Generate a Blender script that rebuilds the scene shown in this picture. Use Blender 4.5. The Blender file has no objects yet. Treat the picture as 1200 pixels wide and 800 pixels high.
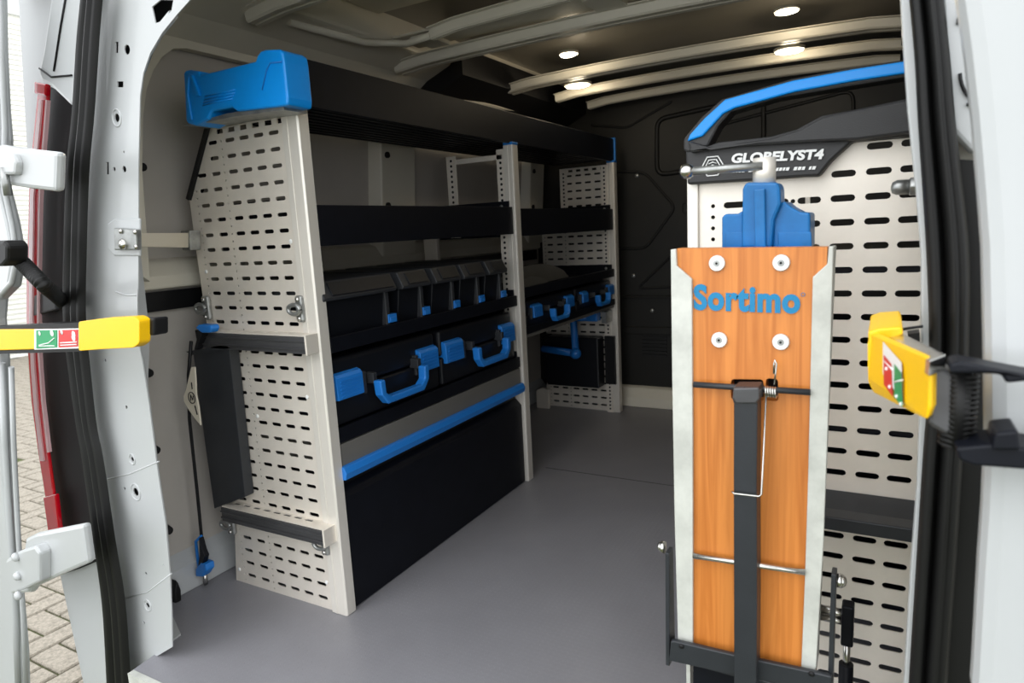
import bpy, bmesh, math, random
from mathutils import Vector, Matrix

random.seed(7)
SC = bpy.context.scene
C = SC.collection

# ------------------------------------------------------------------ camera, sky, exposure
_R = [[0.872834, 0.485311, -0.051321], [0.036058, -0.169008, -0.984955], [-0.486683, 0.857852, -0.165016]]
cam_d = bpy.data.cameras.new('camera')
cam = bpy.data.objects.new('camera', cam_d); C.objects.link(cam)
cam_d.sensor_width = 36.0
cam_d.lens = 23.379
cam_d.clip_start = 0.02
cam_d.dof.use_dof = True; cam_d.dof.focus_distance = 1.5; cam_d.dof.aperture_fstop = 7.1
cam.matrix_world = Matrix(((_R[0][0], -_R[1][0], -_R[2][0], 0),
                           (_R[0][1], -_R[1][1], -_R[2][1], 0),
                           (_R[0][2], -_R[1][2], -_R[2][2], 1.0),
                           (0, 0, 0, 1)))
SC.camera = cam

world = bpy.data.worlds.new('overcast_sky'); SC.world = world
world.use_nodes = True
_bg = world.node_tree.nodes['Background']
_bg.inputs[0].default_value = (0.95, 0.975, 1.0, 1)
_bg.inputs[1].default_value = 1.9

sun_d = bpy.data.lights.new('sun', 'SUN'); sun_d.energy = 0.5; sun_d.angle = math.radians(40)
sun = bpy.data.objects.new('sun', sun_d); C.objects.link(sun)
sun.rotation_euler = (math.radians(48), 0, math.radians(-20))

port_d = bpy.data.lights.new('opening_portal', 'AREA'); port_d.shape = 'RECTANGLE'
port_d.size = 1.6; port_d.size_y = 1.5; port_d.cycles.is_portal = True
port = bpy.data.objects.new('opening_portal', port_d); C.objects.link(port)
port.location = (-0.7, 0.84, 0.75); port.rotation_euler = (math.radians(90), 0, 0)

SC.view_settings.view_transform = 'Standard'
SC.view_settings.look = 'None'
SC.view_settings.gamma = 1.0
SC.view_settings.exposure = 0.42
SC.view_settings.use_curve_mapping = False

# ------------------------------------------------------------------ materials
def mat(name, col, rough=0.5, metal=0.0, var=0.0, vscale=8.0, bump=0.0, bscale=120.0, spec=0.5,
        coat=0.0, stretch=(1, 1, 1), col2=None, emit=None, estr=0.0):
    m = bpy.data.materials.new(name); m.use_nodes = True
    nt = m.node_tree; b = nt.nodes['Principled BSDF']
    b.inputs['Base Color'].default_value = (*col, 1)
    b.inputs['Roughness'].default_value = rough
    b.inputs['Metallic'].default_value = metal
    b.inputs['Specular IOR Level'].default_value = spec
    b.inputs['Coat Weight'].default_value = coat
    if emit:
        b.inputs['Emission Color'].default_value = (*emit, 1)
        b.inputs['Emission Strength'].default_value = estr
    if var or bump:
        tc = nt.nodes.new('ShaderNodeTexCoord'); mp = nt.nodes.new('ShaderNodeMapping')
        mp.inputs['Scale'].default_value = stretch
        nt.links.new(tc.outputs['Object'], mp.inputs['Vector'])
    if var:
        n = nt.nodes.new('ShaderNodeTexNoise'); n.inputs['Scale'].default_value = vscale
        n.inputs['Detail'].default_value = 6; n.inputs['Roughness'].default_value = 0.65
        nt.links.new(mp.outputs[0], n.inputs['Vector'])
        r = nt.nodes.new('ShaderNodeValToRGB')
        c2 = col2 or tuple(c * (1 - var) for c in col)
        r.color_ramp.elements[0].position = 0.35; r.color_ramp.elements[1].position = 0.65
        r.color_ramp.elements[0].color = (*c2, 1)
        r.color_ramp.elements[1].color = (*col, 1)
        nt.links.new(n.outputs['Fac'], r.inputs[0]); nt.links.new(r.outputs[0], b.inputs['Base Color'])
    if bump:
        n2 = nt.nodes.new('ShaderNodeTexNoise'); n2.inputs['Scale'].default_value = bscale
        nt.links.new(mp.outputs[0], n2.inputs['Vector'])
        bp = nt.nodes.new('ShaderNodeBump'); bp.inputs['Strength'].default_value = bump
        bp.inputs['Distance'].default_value = 0.003
        nt.links.new(n2.outputs['Fac'], bp.inputs['Height']); nt.links.new(bp.outputs[0], b.inputs['Normal'])
    return m

M = dict(
    paint=mat('white_van_paint', (0.455, 0.47, 0.475), 0.36, coat=0.3, var=0.05, vscale=3),
    paint_in=mat('grey_white_interior_paint', (0.68, 0.64, 0.54), 0.42, var=0.06, vscale=4),
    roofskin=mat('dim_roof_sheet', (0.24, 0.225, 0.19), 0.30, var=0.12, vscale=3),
    lining=mat('grey_beige_lining_board', (0.50, 0.465, 0.42), 0.62, var=0.07, vscale=5, bump=0.1, bscale=300),
    floor=None, bulk=mat('black_painted_bulkhead', (0.016, 0.015, 0.0125), 0.5, spec=.35, var=0.3, vscale=3),
    bulkdark=mat('bulkhead_groove_black', (0.004, 0.004, 0.004), 0.6),
    zinc=mat('zinc_plated_steel', (0.87, 0.81, 0.72), 0.42, 0.35, var=0.12, vscale=5),
    alu=mat('anodised_aluminium', (0.80, 0.76, 0.69), 0.38, 0.35, var=0.08, vscale=10, stretch=(1, 1, .2)),
    worn_alu=mat('scuffed_aluminium_profile', (0.58, 0.59, 0.545), 0.45, 0.12, var=0.22, vscale=22),
    darkalu=mat('dark_aluminium_extrusion', (0.10, 0.10, 0.105), 0.4, 0.5, var=0.3, vscale=20, stretch=(.2, 1, 1)),
    galv=mat('galvanised_steel', (0.42, 0.43, 0.42), 0.38, 0.8, var=0.3, vscale=40),
    chrome=mat('worn_chrome', (0.62, 0.61, 0.58), 0.25, 1.0, var=0.2, vscale=50),
    black_steel=mat('black_powder_coated_steel', (0.005, 0.006, 0.010), 0.45, spec=.2, var=0.25, vscale=20, bump=.05, bscale=400),
    anth=mat('anthracite_steel', (0.020, 0.023, 0.028), 0.42, var=0.2, vscale=16, bump=.05, bscale=300),
    case=mat('black_case_plastic', (0.005, 0.006, 0.009), 0.42, spec=.4, bump=0.08, bscale=500),
    binlid=mat('charcoal_bin_plastic', (0.024, 0.026, 0.030), 0.5, bump=0.08, bscale=500),
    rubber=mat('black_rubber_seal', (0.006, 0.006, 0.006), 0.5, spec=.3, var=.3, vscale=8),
    blackpl=mat('black_plastic', (0.006, 0.006, 0.007), 0.5, spec=.3),
    header=mat('anthracite_plastic_header', (0.020, 0.020, 0.021), 0.5, bump=0.15, bscale=500),
    blue=mat('bright_blue_plastic', (0.0, 0.285, 0.84), 0.38, var=0.1, vscale=4),
    blue2=mat('mid_blue_plastic', (0.014, 0.185, 0.60), 0.4),
    vice=mat('blue_enamel_vice', (0.004, 0.15, 0.42), 0.45, spec=.35, coat=.1, var=.25, vscale=16),
    drawer=mat('grey_aluminium_drawer_front', (0.27, 0.26, 0.24), 0.45, 0.5, var=0.15, vscale=5, stretch=(1, .2, 1)),
    yellow=mat('yellow_plastic', (0.90, 0.52, 0.0), 0.42, var=0.05, vscale=8),
    red=mat('red_lamp_lens', (0.62, 0.0, 0.012), 0.12, coat=0.6),
    pink=mat('pale_reflector_stripe', (0.80, 0.50, 0.52), 0.15, coat=.5),
    white=mat('white_plastic', (0.80, 0.81, 0.80), 0.35),
    cream=mat('cream_label_card', (0.72, 0.66, 0.54), 0.6),
    green=mat('green_sticker_print', (0.0, 0.27, 0.09), 0.4),
    redprint=mat('red_sticker_print', (0.62, 0.02, 0.02), 0.4),
    logoblue=mat('blue_print', (0.0, 0.19, 0.40), 0.5),
    greydisc=mat('dull_grey_plastic_sheet', (0.16, 0.155, 0.14), 0.5, var=.2, vscale=6),
    ground=mat('paving_joint_sand', (0.075, 0.065, 0.04), 0.95, var=0.5, vscale=3.5, col2=(0.06, 0.085, 0.012)),
    paver=mat('rough_concrete_paver', (0.36, 0.32, 0.265), 0.92, var=0.5, vscale=90, bump=.6, bscale=120, col2=(.20, .18, .145)),
    cladding=mat('pale_metal_cladding', (0.80, 0.79, 0.74), 0.5),
    hole=mat('dark_cavity', (0.004, 0.004, 0.004), 0.9),
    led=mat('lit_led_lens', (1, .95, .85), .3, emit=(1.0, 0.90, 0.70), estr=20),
)

def floor_mat():
    m = mat('grey_diamond_tread_vinyl', (0.25, 0.247, 0.268), 0.40, var=0.12, vscale=2.5)
    nt = m.node_tree; b = nt.nodes['Principled BSDF']
    tc = nt.nodes.new('ShaderNodeTexCoord'); mp = nt.nodes.new('ShaderNodeMapping')
    mp.inputs['Rotation'].default_value = (0, 0, math.radians(45)); mp.inputs['Scale'].default_value = (95, 95, 95)
    ch = nt.nodes.new('ShaderNodeTexChecker'); ch.inputs['Scale'].default_value = 1.0
    ch.inputs['Color1'].default_value = (1, 1, 1, 1); ch.inputs['Color2'].default_value = (0, 0, 0, 1)
    bp = nt.nodes.new('ShaderNodeBump'); bp.inputs['Strength'].default_value = 0.6; bp.inputs['Distance'].default_value = 0.0012
    nt.links.new(tc.outputs['Object'], mp.inputs[0]); nt.links.new(mp.outputs[0], ch.inputs['Vector'])
    nt.links.new(ch.outputs['Fac'], bp.inputs['Height']); nt.links.new(bp.outputs[0], b.inputs['Normal'])
    return m
M['floor'] = floor_mat()

def wood_mat():
    m = bpy.data.materials.new('orange_beech_laminate'); m.use_nodes = True
    nt = m.node_tree; b = nt.nodes['Principled BSDF']; b.inputs['Roughness'].default_value = 0.42
    tc = nt.nodes.new('ShaderNodeTexCoord'); mp = nt.nodes.new('ShaderNodeMapping')
    mp.inputs['Scale'].default_value = (70, 30, 3.0)
    n = nt.nodes.new('ShaderNodeTexNoise'); n.inputs['Scale'].default_value = 1.0; n.inputs['Detail'].default_value = 8
    n.inputs['Distortion'].default_value = 1.2
    r = nt.nodes.new('ShaderNodeValToRGB')
    r.color_ramp.elements[0].position = 0.32; r.color_ramp.elements[0].color = (0.46, 0.140, 0.020, 1)
    r.color_ramp.elements[1].position = 0.62; r.color_ramp.elements[1].color = (0.62, 0.218, 0.042, 1)
    nt.links.new(tc.outputs['Object'], mp.inputs[0]); nt.links.new(mp.outputs[0], n.inputs[0])
    nt.links.new(n.outputs['Fac'], r.inputs[0]); nt.links.new(r.outputs[0], b.inputs['Base Color'])
    return m
M['wood'] = wood_mat()

# ------------------------------------------------------------------ mesh helpers (metres, world space)
WL = {}          # world position of each object's origin

def tag(o, label=None, cat=None, group=None, kind=None):
    if label: o['label'] = label
    if cat: o['category'] = cat
    if group: o['group'] = group
    if kind: o['kind'] = kind
    return o

def thing(name, label, cat, loc, group=None):
    o = bpy.data.objects.new(name, None); C.objects.link(o)
    o.empty_display_size = 0.05
    o.location = loc; WL[o] = Vector(loc)
    return tag(o, label, cat, group)

class G:
    """collects shapes into one mesh"""
    def __init__(s): s.bm = bmesh.new(); s.mi = 0
    def _poly(s, vs, fs, smooth=False):
        b = [s.bm.verts.new(v) for v in vs]
        for f in fs:
            try:
                fc = s.bm.faces.new([b[i] for i in f]); fc.smooth = smooth; fc.material_index = s.mi
            except ValueError: pass
        return b
    def box(s, x0, x1, y0, y1, z0, z1):
        if x0 > x1: x0, x1 = x1, x0
        if y0 > y1: y0, y1 = y1, y0
        if z0 > z1: z0, z1 = z1, z0
        vs = [(x, y, z) for x in (x0, x1) for y in (y0, y1) for z in (z0, z1)]
        s._poly(vs, [(0, 1, 3, 2), (4, 6, 7, 5), (0, 4, 5, 1), (2, 3, 7, 6), (0, 2, 6, 4), (1, 5, 7, 3)]); return s
    def prism(s, pts, ax, a0, a1):
        """pts: 2D outline; ax 'y': (X,Z), 'x': (Y,Z), 'z': (X,Y)"""
        def P(p, a): return {'y': (p[0], a, p[1]), 'x': (a, p[0], p[1]), 'z': (p[0], p[1], a)}[ax]
        n = len(pts)
        vs = [P(p, a0) for p in pts] + [P(p, a1) for p in pts]
        s._poly(vs, [tuple(range(n)), tuple(range(2 * n - 1, n - 1, -1))] + [(i, (i + 1) % n, n + (i + 1) % n, n + i) for i in range(n)])
        return s
    def tube(s, pts, r, n=10, closed_ends=True):
        pts = [Vector(p) for p in pts]; rs = r if isinstance(r, (list, tuple)) else [r] * len(pts)
        rings = []; up = None
        for i, p in enumerate(pts):
            t = (pts[min(i + 1, len(pts) - 1)] - pts[max(i - 1, 0)]).normalized()
            if up is None:
                up = Vector((0, 0, 1)) if abs(t.z) < .9 else Vector((1, 0, 0))
            a = t.cross(up)
            if a.length < 1e-6: a = t.cross(Vector((0, 1, 0)))
            a.normalize(); b = t.cross(a); up = -b
            rings.append([p + rs[i] * (math.cos(2 * math.pi * k / n) * a + math.sin(2 * math.pi * k / n) * b) for k in range(n)])
        vs = [v for rg in rings for v in rg]; fs = []
        for i in range(len(rings) - 1):
            for k in range(n):
                fs.append((i * n + k, i * n + (k + 1) % n, (i + 1) * n + (k + 1) % n, (i + 1) * n + k))
        s._poly(vs, fs, True)
        if closed_ends:
            s._poly(rings[0], [tuple(range(n))]); s._poly(rings[-1], [tuple(range(n - 1, -1, -1))])
        return s
    def cyl(s, p0, p1, r, n=14, r2=None): return s.tube([p0, p1], [r, r if r2 is None else r2], n)
    def ball(s, c, r, n=12, sx=1, sy=1, sz=1):
        ps = []; fs = []; m = n // 2
        for i in range(m + 1):
            th = math.pi * i / m
            for k in range(n):
                ph = 2 * math.pi * k / n
                ps.append((c[0] + r * sx * math.sin(th) * math.cos(ph), c[1] + r * sy * math.sin(th) * math.sin(ph), c[2] + r * sz * math.cos(th)))
        for i in range(m):
            for k in range(n): fs.append((i * n + k, i * n + (k + 1) % n, (i + 1) * n + (k + 1) % n, (i + 1) * n + k))
        s._poly(ps, fs, True); return s
    def plate(s, outer, holes, ax, a0, a1):
        """flat plate with real holes, filled through a 2D curve"""
        cu = bpy.data.curves.new('tmp', 'CURVE'); cu.dimensions = '2D'; cu.fill_mode = 'BOTH'
        cu.extrude = abs(a1 - a0) / 2
        for lp in [outer] + holes:
            sp = cu.splines.new('POLY'); sp.points.add(len(lp) - 1); sp.use_cyclic_u = True
            for i, p in enumerate(lp): sp.points[i].co = (p[0], p[1], 0, 1)
        ob = bpy.data.objects.new('tmp', cu); C.objects.link(ob)
        dg = bpy.context.evaluated_depsgraph_get()
        me = bpy.data.meshes.new_from_object(ob.evaluated_get(dg))
        mid = (a0 + a1) / 2
        def P(v): return {'y': (v.x, mid + v.z, v.y), 'x': (mid + v.z, v.x, v.y), 'z': (v.x, v.y, mid + v.z)}[ax]
        s._poly([P(v.co) for v in me.vertices], [tuple(p.vertices) for p in me.polygons])
        bpy.data.objects.remove(ob); bpy.data.curves.remove(cu); bpy.data.meshes.remove(me)
        return s
    def text(s, body, size, ax, fn, thick=0.0008, bold=0.0, shear=0.0, spacing=1.0):
        cu = bpy.data.curves.new('tmp', 'FONT'); cu.body = body; cu.size = size; cu.extrude = thick; cu.offset = bold
        cu.shear = shear; cu.space_character = spacing; cu.resolution_u = 4
        ob = bpy.data.objects.new('tmp', cu); C.objects.link(ob)
        dg = bpy.context.evaluated_depsgraph_get()
        me = bpy.data.meshes.new_from_object(ob.evaluated_get(dg))
        s._poly([fn(v.co) for v in me.vertices], [tuple(p.vertices) for p in me.polygons])
        bpy.data.objects.remove(ob); bpy.data.curves.remove(cu); bpy.data.meshes.remove(me)
        return s
    def make(s, name, m, parent=None, bevel=0.0, seg=2, label=None, loc=None, **kw):
        bmesh.ops.remove_doubles(s.bm, verts=s.bm.verts, dist=1e-6)
        bmesh.ops.recalc_face_normals(s.bm, faces=s.bm.faces)
        if parent is not None: base = WL[parent]
        elif loc is not None: base = Vector(loc)
        else:
            xs = [v.co for v in s.bm.verts]
            base = Vector(((min(v.x for v in xs) + max(v.x for v in xs)) / 2, (min(v.y for v in xs) + max(v.y for v in xs)) / 2, min(v.z for v in xs)))
        for v in s.bm.verts: v.co -= base
        me = bpy.data.meshes.new(name); s.bm.to_mesh(me); s.bm.free()
        for mm in (m if isinstance(m, (list, tuple)) else [m]): me.materials.append(mm)
        o = bpy.data.objects.new(name, me); C.objects.link(o); WL[o] = base
        if parent is not None: o.parent = parent
        else: o.location = base
        if bevel:
            b = o.modifiers.new('bevel', 'BEVEL'); b.width = bevel; b.segments = seg; b.limit_method = 'ANGLE'; b.angle_limit = math.radians(40)
        if label: o['label'] = label
        for k, v in kw.items(): o[k] = v
        return o

def struct(name, g, m, parent=None, **kw):
    return g.make(name, m, parent, **({} if parent is not None else {'kind': 'structure'}), **kw)

def copy_tree(o, off=(0, 0, 0), parent=None):
    c = o.copy(); C.objects.link(c)
    if parent is not None: c.parent = parent; WL[c] = WL[parent]
    else: c.location = Vector(o.location) + Vector(off); WL[c] = WL[o] + Vector(off)
    for ch in list(o.children): copy_tree(ch, off, c)
    return c

def slot(cx, cz, w, h):
    r = h / 2; o = []
    for k in range(5):
        a = -math.pi / 2 + math.pi * k / 4; o.append((cx + w / 2 - r + r * math.cos(a), cz + r * math.sin(a)))
    for k in range(5):
        a = math.pi / 2 + math.pi * k / 4; o.append((cx - w / 2 + r + r * math.cos(a), cz + r * math.sin(a)))
    return o
def dot(cx, cz, r, n=8, ry=None): return [(cx + r * math.cos(2 * math.pi * k / n), cz + (ry or r) * math.sin(2 * math.pi * k / n)) for k in range(n)]
def rect(x0, x1, z0, z1): return [(x0, z0), (x1, z0), (x1, z1), (x0, z1)]
def inset_ok(poly, x, z, mx):
    n = len(poly); inside = False; dmin = 9
    for i in range(n):
        (x1, z1), (x2, z2) = poly[i], poly[(i + 1) % n]
        if (z1 > z) != (z2 > z) and x < (x2 - x1) * (z - z1) / (z2 - z1) + x1: inside = not inside
        dx, dz = x2 - x1, z2 - z1; t = max(0, min(1, ((x - x1) * dx + (z - z1) * dz) / (dx * dx + dz * dz + 1e-12)))
        dmin = min(dmin, math.hypot(x - x1 - t * dx, z - z1 - t * dz))
    return inside and dmin > mx

# ================================================================== OUTSIDE: GROUND, BUILDING
gz = -0.62
ground = struct('floor', G().box(-14, 8, -6, 12, gz - 0.3, gz - 0.006), M['ground'])
ground['label'] = 'block paved yard seen past the open left door'
WL[ground] = Vector(ground.location)
# block pavers laid in herringbone; each one is its own object (meshes shared)
PA = 0.0; bw, bl = 0.115, 0.230
def paver_mesh(w, l, k):
    b = bmesh.new(); g = .005
    r = random.Random(k)
    x, y, h = w / 2 - g, l / 2 - g, 0.012
    vs = [b.verts.new(v) for v in [(-x, -y, -h), (x, -y, -h), (x, y, -h), (-x, y, -h), (-x, -y, 0), (x, -y, 0), (x, y, 0), (-x, y, 0),
                                   (-x + .006, -y + .006, .006 + r.random() * .002), (x - .006, -y + .006, .006 + r.random() * .002), (x - .006, y - .006, .006), (-x + .006, y - .006, .006 + r.random() * .002)]]
    for f in [(0, 1, 5, 4), (1, 2, 6, 5), (2, 3, 7, 6), (3, 0, 4, 7), (4, 5, 9, 8), (5, 6, 10, 9), (6, 7, 11, 10), (7, 4, 8, 11), (8, 9, 10, 11)]: b.faces.new([vs[i] for i in f])
    me = bpy.data.meshes.new('paver'); b.to_mesh(me); b.free(); me.materials.append(M['paver']); return me
PM = [paver_mesh(bl, bw, k) for k in range(3)]
ca, sa = math.cos(PA), math.sin(PA); np_ = 0
cells = []
for i in range(-108, 6):
    for j in range(2, 64):
        k = (i - j) % 4
        if k == 0: cx, cy, rot = (i + 1) * bw, (j + .5) * bw, 0
        elif k == 2: cx, cy, rot = (i + .5) * bw, j * bw, math.pi / 2
        else: continue
        X = cx * ca - cy * sa; Y = cx * sa + cy * ca
        if X > -2.15 or X < -12.1: continue
        q = Y / -X
        if q < (0.33 if X > -5 else .40) or q > (0.56 if X > -5 else .50): continue
        cells.append((math.hypot(X, Y), X, Y, rot))
cells.sort()
for d, X, Y, rot in cells[:300]:
    o = bpy.data.objects.new('paver', random.choice(PM)); C.objects.link(o); o.parent = ground
    o.location = Vector((X, Y, gz)) - WL[ground]; o.rotation_euler = (random.uniform(-.008, .008), random.uniform(-.008, .008), PA + rot)
if len(cells) > 300:
    g = G()
    for d, X, Y, rot in cells[300:]:
        a = PA + rot; x, y = bl / 2 - .006, bw / 2 - .006
        P = [(X + u * math.cos(a) - v * math.sin(a), Y + u * math.sin(a) + v * math.cos(a)) for u, v in ((-x, -y), (x, -y), (x, y), (-x, y))]
        g.prism(P, 'z', gz - .01, gz + .006)
    g.make('distant_pavers', M['paver'], ground, kind='stuff')

bl_t = thing('warehouse_building', 'pale warehouse clad in narrow horizontal slats, beyond the open left door', 'building', (-12.3, 7.5, gz))
G().box(-12.6, -12.2, 2.5, 12, gz - .02, 4.75).make('wall', M['cladding'], bl_t)
g = G(); z = gz
while z < 4.68:
    g.prism([(-12.2, z), (-12.165, z + .008), (-12.165, z + .05), (-12.2, z + .058)], 'y', 2.5, 12); z += .078
g.make('cladding_slats', M['cladding'], bl_t, kind='stuff')
G().box(-12.62, -12.12, 2.5, 12, 4.75, 5.0).make('parapet_flashing', M['white'], bl_t)

# ================================================================== VAN BODY (the setting)
fl = G()
fl.prism([(-1.554, 0.80), (-1.575, 0.945), (-1.80, 1.04), (-1.80, 3.52), (0.40, 3.52), (0.40, 0.80)], 'z', -0.03, 0.0)
fo = fl.make('floor_cargo', M['floor'], bevel=0, kind='structure', label='grey textured vinyl cargo floor')
G().box(-1.23, 0.30, 2.3985, 2.4015, -.001, .0006).make('board_joint', M['blackpl'], fo)
struct('trim_1', G().box(-1.55, 0.30, 0.785, 0.80, -0.05, 0.002), M['worn_alu']).__setitem__('label', 'aluminium sill strip along the rear edge of the floor')

# left wall, leaning in towards the roof
def wall_prism(x_bot, x_mid, x_top, sgn):
    return [(x_bot, 0.0), (x_mid, 1.0), (x_top, 1.62), (x_top - .05 * sgn, 1.62), (x_mid - .05 * sgn, 1.0), (x_bot - .05 * sgn, 0.0)]
wl = struct('wall_left', G().prism(wall_prism(-1.80, -1.775, -1.715, 1), 'y', 0.95, 3.55), M['lining'])
G().box(-1.77, -1.762, 1.0, 3.45, 0.828, 0.882).make('rail_gap', M['blackpl'], wl, label='black horizontal slot across the lining')
G().prism([(-1.78, .885), (-1.735, .89), (-1.735, .925), (-1.755, .965), (-1.78, .975)], 'y', 1.0, 3.45).make('ledge', M['paint_in'], wl, bevel=.006, label='painted steel ledge above the lining')
for (yy, zz) in [(1.173, 1.397), (1.132, 1.218), (1.069, 0.664), (1.057, 0.447), (1.06, 0.207)]:
    G().cyl((-1.775, yy, zz), (-1.752, yy, zz), 0.016, 12, .011).make('lining_clip', M['blackpl'], wl)
G().cyl((-1.745, 1.58, 1.485), (-1.70, 1.58, 1.475), .016, 10).make('lining_clip', M['galv'], wl)
struct('baseboard_left', G().prism([(-1.80, 0), (-1.755, 0.0), (-1.765, .075), (-1.80, .115)], 'y', 0.98, 3.5), M['paint'], bevel=.006)
# upright ribs of the side wall, behind the shelving
ribs = [(2.06, 2.27), (3.30, 3.46)]
for i, (ya, yb) in enumerate(ribs):
    gr = G()
    gr._poly([(-1.79, ya - .03, .92), (-1.73, ya, .92), (-1.73, yb, .92), (-1.79, yb + .04, .92), (-1.75, ya - .03, 1.42), (-1.69, ya, 1.42), (-1.69, yb, 1.42), (-1.75, yb + .04, 1.42)],
             [(0, 1, 2, 3), (7, 6, 5, 4), (0, 4, 5, 1), (1, 5, 6, 2), (2, 6, 7, 3), (3, 7, 4, 0)])
    r = struct('trim_%d' % (i + 2), gr, M['paint_in'], bevel=.006)
    r['label'] = 'painted upright rib of the van side wall'
    for zz in (1.12, 1.31):
        G().cyl((-1.74 + .08 * (zz - .92), ya + .03, zz), (-1.722 + .08 * (zz - .92), ya + .03, zz), .012, 10).make('rivet', M['blackpl'], r)
# roof side rail with the rounded corner above the rear pillar
rail = struct('trim_5', G().plate([(1.064, 0.915), (1.085, 1.201), (1.109, 1.342), (1.127, 1.406), (1.153, 1.457), (1.183, 1.496), (1.221, 1.525), (1.26, 1.533), (1.657, 1.532), (2.263, 1.534)] + [(3.5, 1.54), (3.5, 1.74), (0.96, 1.74), (0.96, 1.0)], [], 'x', -1.715, -1.685), M['paint_in'], bevel=.008)
rail['label'] = 'painted roof side rail curving down into the rear pillar'
g = G().prism([(-1.70, 1.545), (-1.62, 1.60), (-1.50, 1.645), (-1.50, 1.75), (-1.72, 1.75)], 'y', 1.0, 3.5)
t6 = struct('trim_6', g, M['paint_in'], bevel=.01); t6['label'] = 'box section roof rail above the left wall'
G().tube([(-1.60, 2.30, 1.545), (-1.57, 2.6, 1.56), (-1.56, 3.0, 1.575), (-1.57, 3.4, 1.58)], .022, 12).make('cable_duct', M['paint_in'], t6, label='pale cable duct along the left roof rail')
# black roof corner linings
struct('trim_7', G().prism([(-1.66, 1.50), (-1.45, 1.60), (-1.45, 1.70), (-1.69, 1.70)], 'y', 2.28, 3.5), M['blackpl']).__setitem__('label', 'black lining in the left roof corner')
struct('wall_right', G().prism(wall_prism(.42, .40, .34, -1), 'y', 0.95, 3.55), M['lining'])
struct('trim_8', G().prism([(.34, 1.45), (.02, 1.60), (.02, 1.70), (.36, 1.72)], 'y', .95, 3.5), M['blackpl']).__setitem__('label', 'black lining in the right roof corner')
# roof sheet and bows
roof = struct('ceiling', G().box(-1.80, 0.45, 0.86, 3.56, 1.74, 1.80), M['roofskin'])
G().box(-1.50, .02, .98, 1.30, 1.725, 1.745).box(-1.50, .02, 1.46, 1.86, 1.725, 1.745).make('roof_panel', M['paint_in'], roof, bevel=.01)
def bow(y0, y1, zb, xl, xr, n):
    """pressed hat section roof bow, arched a little, ends flared down to the side rails"""
    g = G(); w = y1 - y0; N = 14; rows = []
    prof = [(-.016, .030), (0, .028), (.006, .004), (.010, 0.0), (w * .40, 0.0), (w * .46, .006), (w * .56, .006), (w * .62, 0), (w - .010, 0), (w - .005, .004), (w, .028), (w + .016, .030)]
    vs = []; fs = []
    for i in range(N + 1):
        t = i / N; x = xl + (xr - xl) * t
        arch = .016 * (1 - (2 * t - 1) ** 2)
        if t < .06 or t > .94: arch -= .008
        for (dy, dz) in prof: vs.append((x, y0 + dy, zb + dz + arch))
    k = len(prof)
    for i in range(N):
        for j in range(k - 1): fs.append((i * k + j, i * k + j + 1, (i + 1) * k + j + 1, (i + 1) * k + j))
    g._poly(vs, fs, False)
    holes = G()
    for q in range(7):
        t = .1 + q * .13; x = xl + (xr - xl) * t; a = .016 * (1 - (2 * t - 1) ** 2)
        holes.cyl((x, y0 + w * .5, zb + a + .006), (x, y0 + w * .5, zb + a + .014), .006, 8)
    b = struct('trim_%d' % n, g, M['paint_in'], label='pressed steel roof bow')
    sm = b.modifiers.new('solid', 'SOLIDIFY'); sm.thickness = .003
    holes.make('bow_holes', M['hole'], b, kind='stuff')
    return b
bow(1.36, 1.42, 1.61, -1.56, .05, 9)
bow(1.86, 1.895, 1.625, -1.30, .03, 10)
bow(2.05, 2.125, 1.60, -1.60, .03, 11)
bow(2.66, 2.735, 1.60, -1.47, .03, 12)
bow(3.00, 3.05, 1.60, -1.40, .03, 13)
bow(3.30, 3.345, 1.60, -1.36, .03, 14)
G().box(-1.48, .03, 1.90, 2.05, 1.655, 1.662).make('roof_web', M['paint_in'], roof)
for (xa, xb) in ((-.80, -.70), (-1.42, -1.34)):
    G().box(xa, xb, 1.915, 2.04, 1.640, 1.655).make('roof_bracket', M['paint_in'], roof, bevel=.004)
G().tube([(-1.30, 1.872, 1.63), (-1.42, 1.90, 1.63), (-1.52, 1.80, 1.63), (-1.54, 1.5, 1.63)], .012, 8).make('roof_lip', M['paint_in'], roof)

# bulkhead
bk = struct('wall_front', G().box(-1.80, 0.45, 3.50, 3.56, 0, 1.75), M['bulk'])
def groove(pts, r, closed=True, name='pressed_groove'):
    P = [(x, 3.498, z) for x, z in pts]
    if closed: P = P + [P[0], P[1]]
    g = G().tube(P, r, 8, False); return g.make(name, M['bulkdark'], bk)
def rnd(poly, r=.05, n=4):
    out = []; m = len(poly)
    for i in range(m):
        p0, p, p1 = Vector(poly[i - 1]), Vector(poly[i]), Vector(poly[(i + 1) % m])
        a = p + (p0 - p).normalized() * r; b = p + (p1 - p).normalized() * r
        for k in range(n + 1):
            t = k / n; out.append(tuple((1 - t) ** 2 * a + 2 * t * (1 - t) * p + t * t * b))
    return out
groove(rnd([(-1.062, 1.244), (-1.058, 1.523), (-0.538, 1.569), (-0.535, 1.341), (-0.736, 1.259)], .05), .012)
groove(rnd([(-1.395, 1.295), (-1.126, 1.263), (-0.965, 1.072), (-1.129, 0.866), (-1.408, 0.875)], .04), .007)
groove(rnd([(-1.181, 0.65), (-0.954, 0.856), (-0.511, 0.892), (-0.508, 0.682)], .04), .006)
groove(rnd([(-1.436, 1.538), (-1.219, 1.499), (-1.103, 1.55), (-0.968, 1.604)], .03), .006, closed=False)
groove(rnd([(-0.841, 1.247), (-0.593, 1.164), (-0.515, 1.299), (-0.151, 1.376), (-0.156, 1.542), (-0.798, 1.45)], .05), .008)
groove(rnd([(-0.929, 1.091), (-0.903, 1.09), (-0.903, 1.038), (-0.93, 1.039)], .012), .003)
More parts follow.
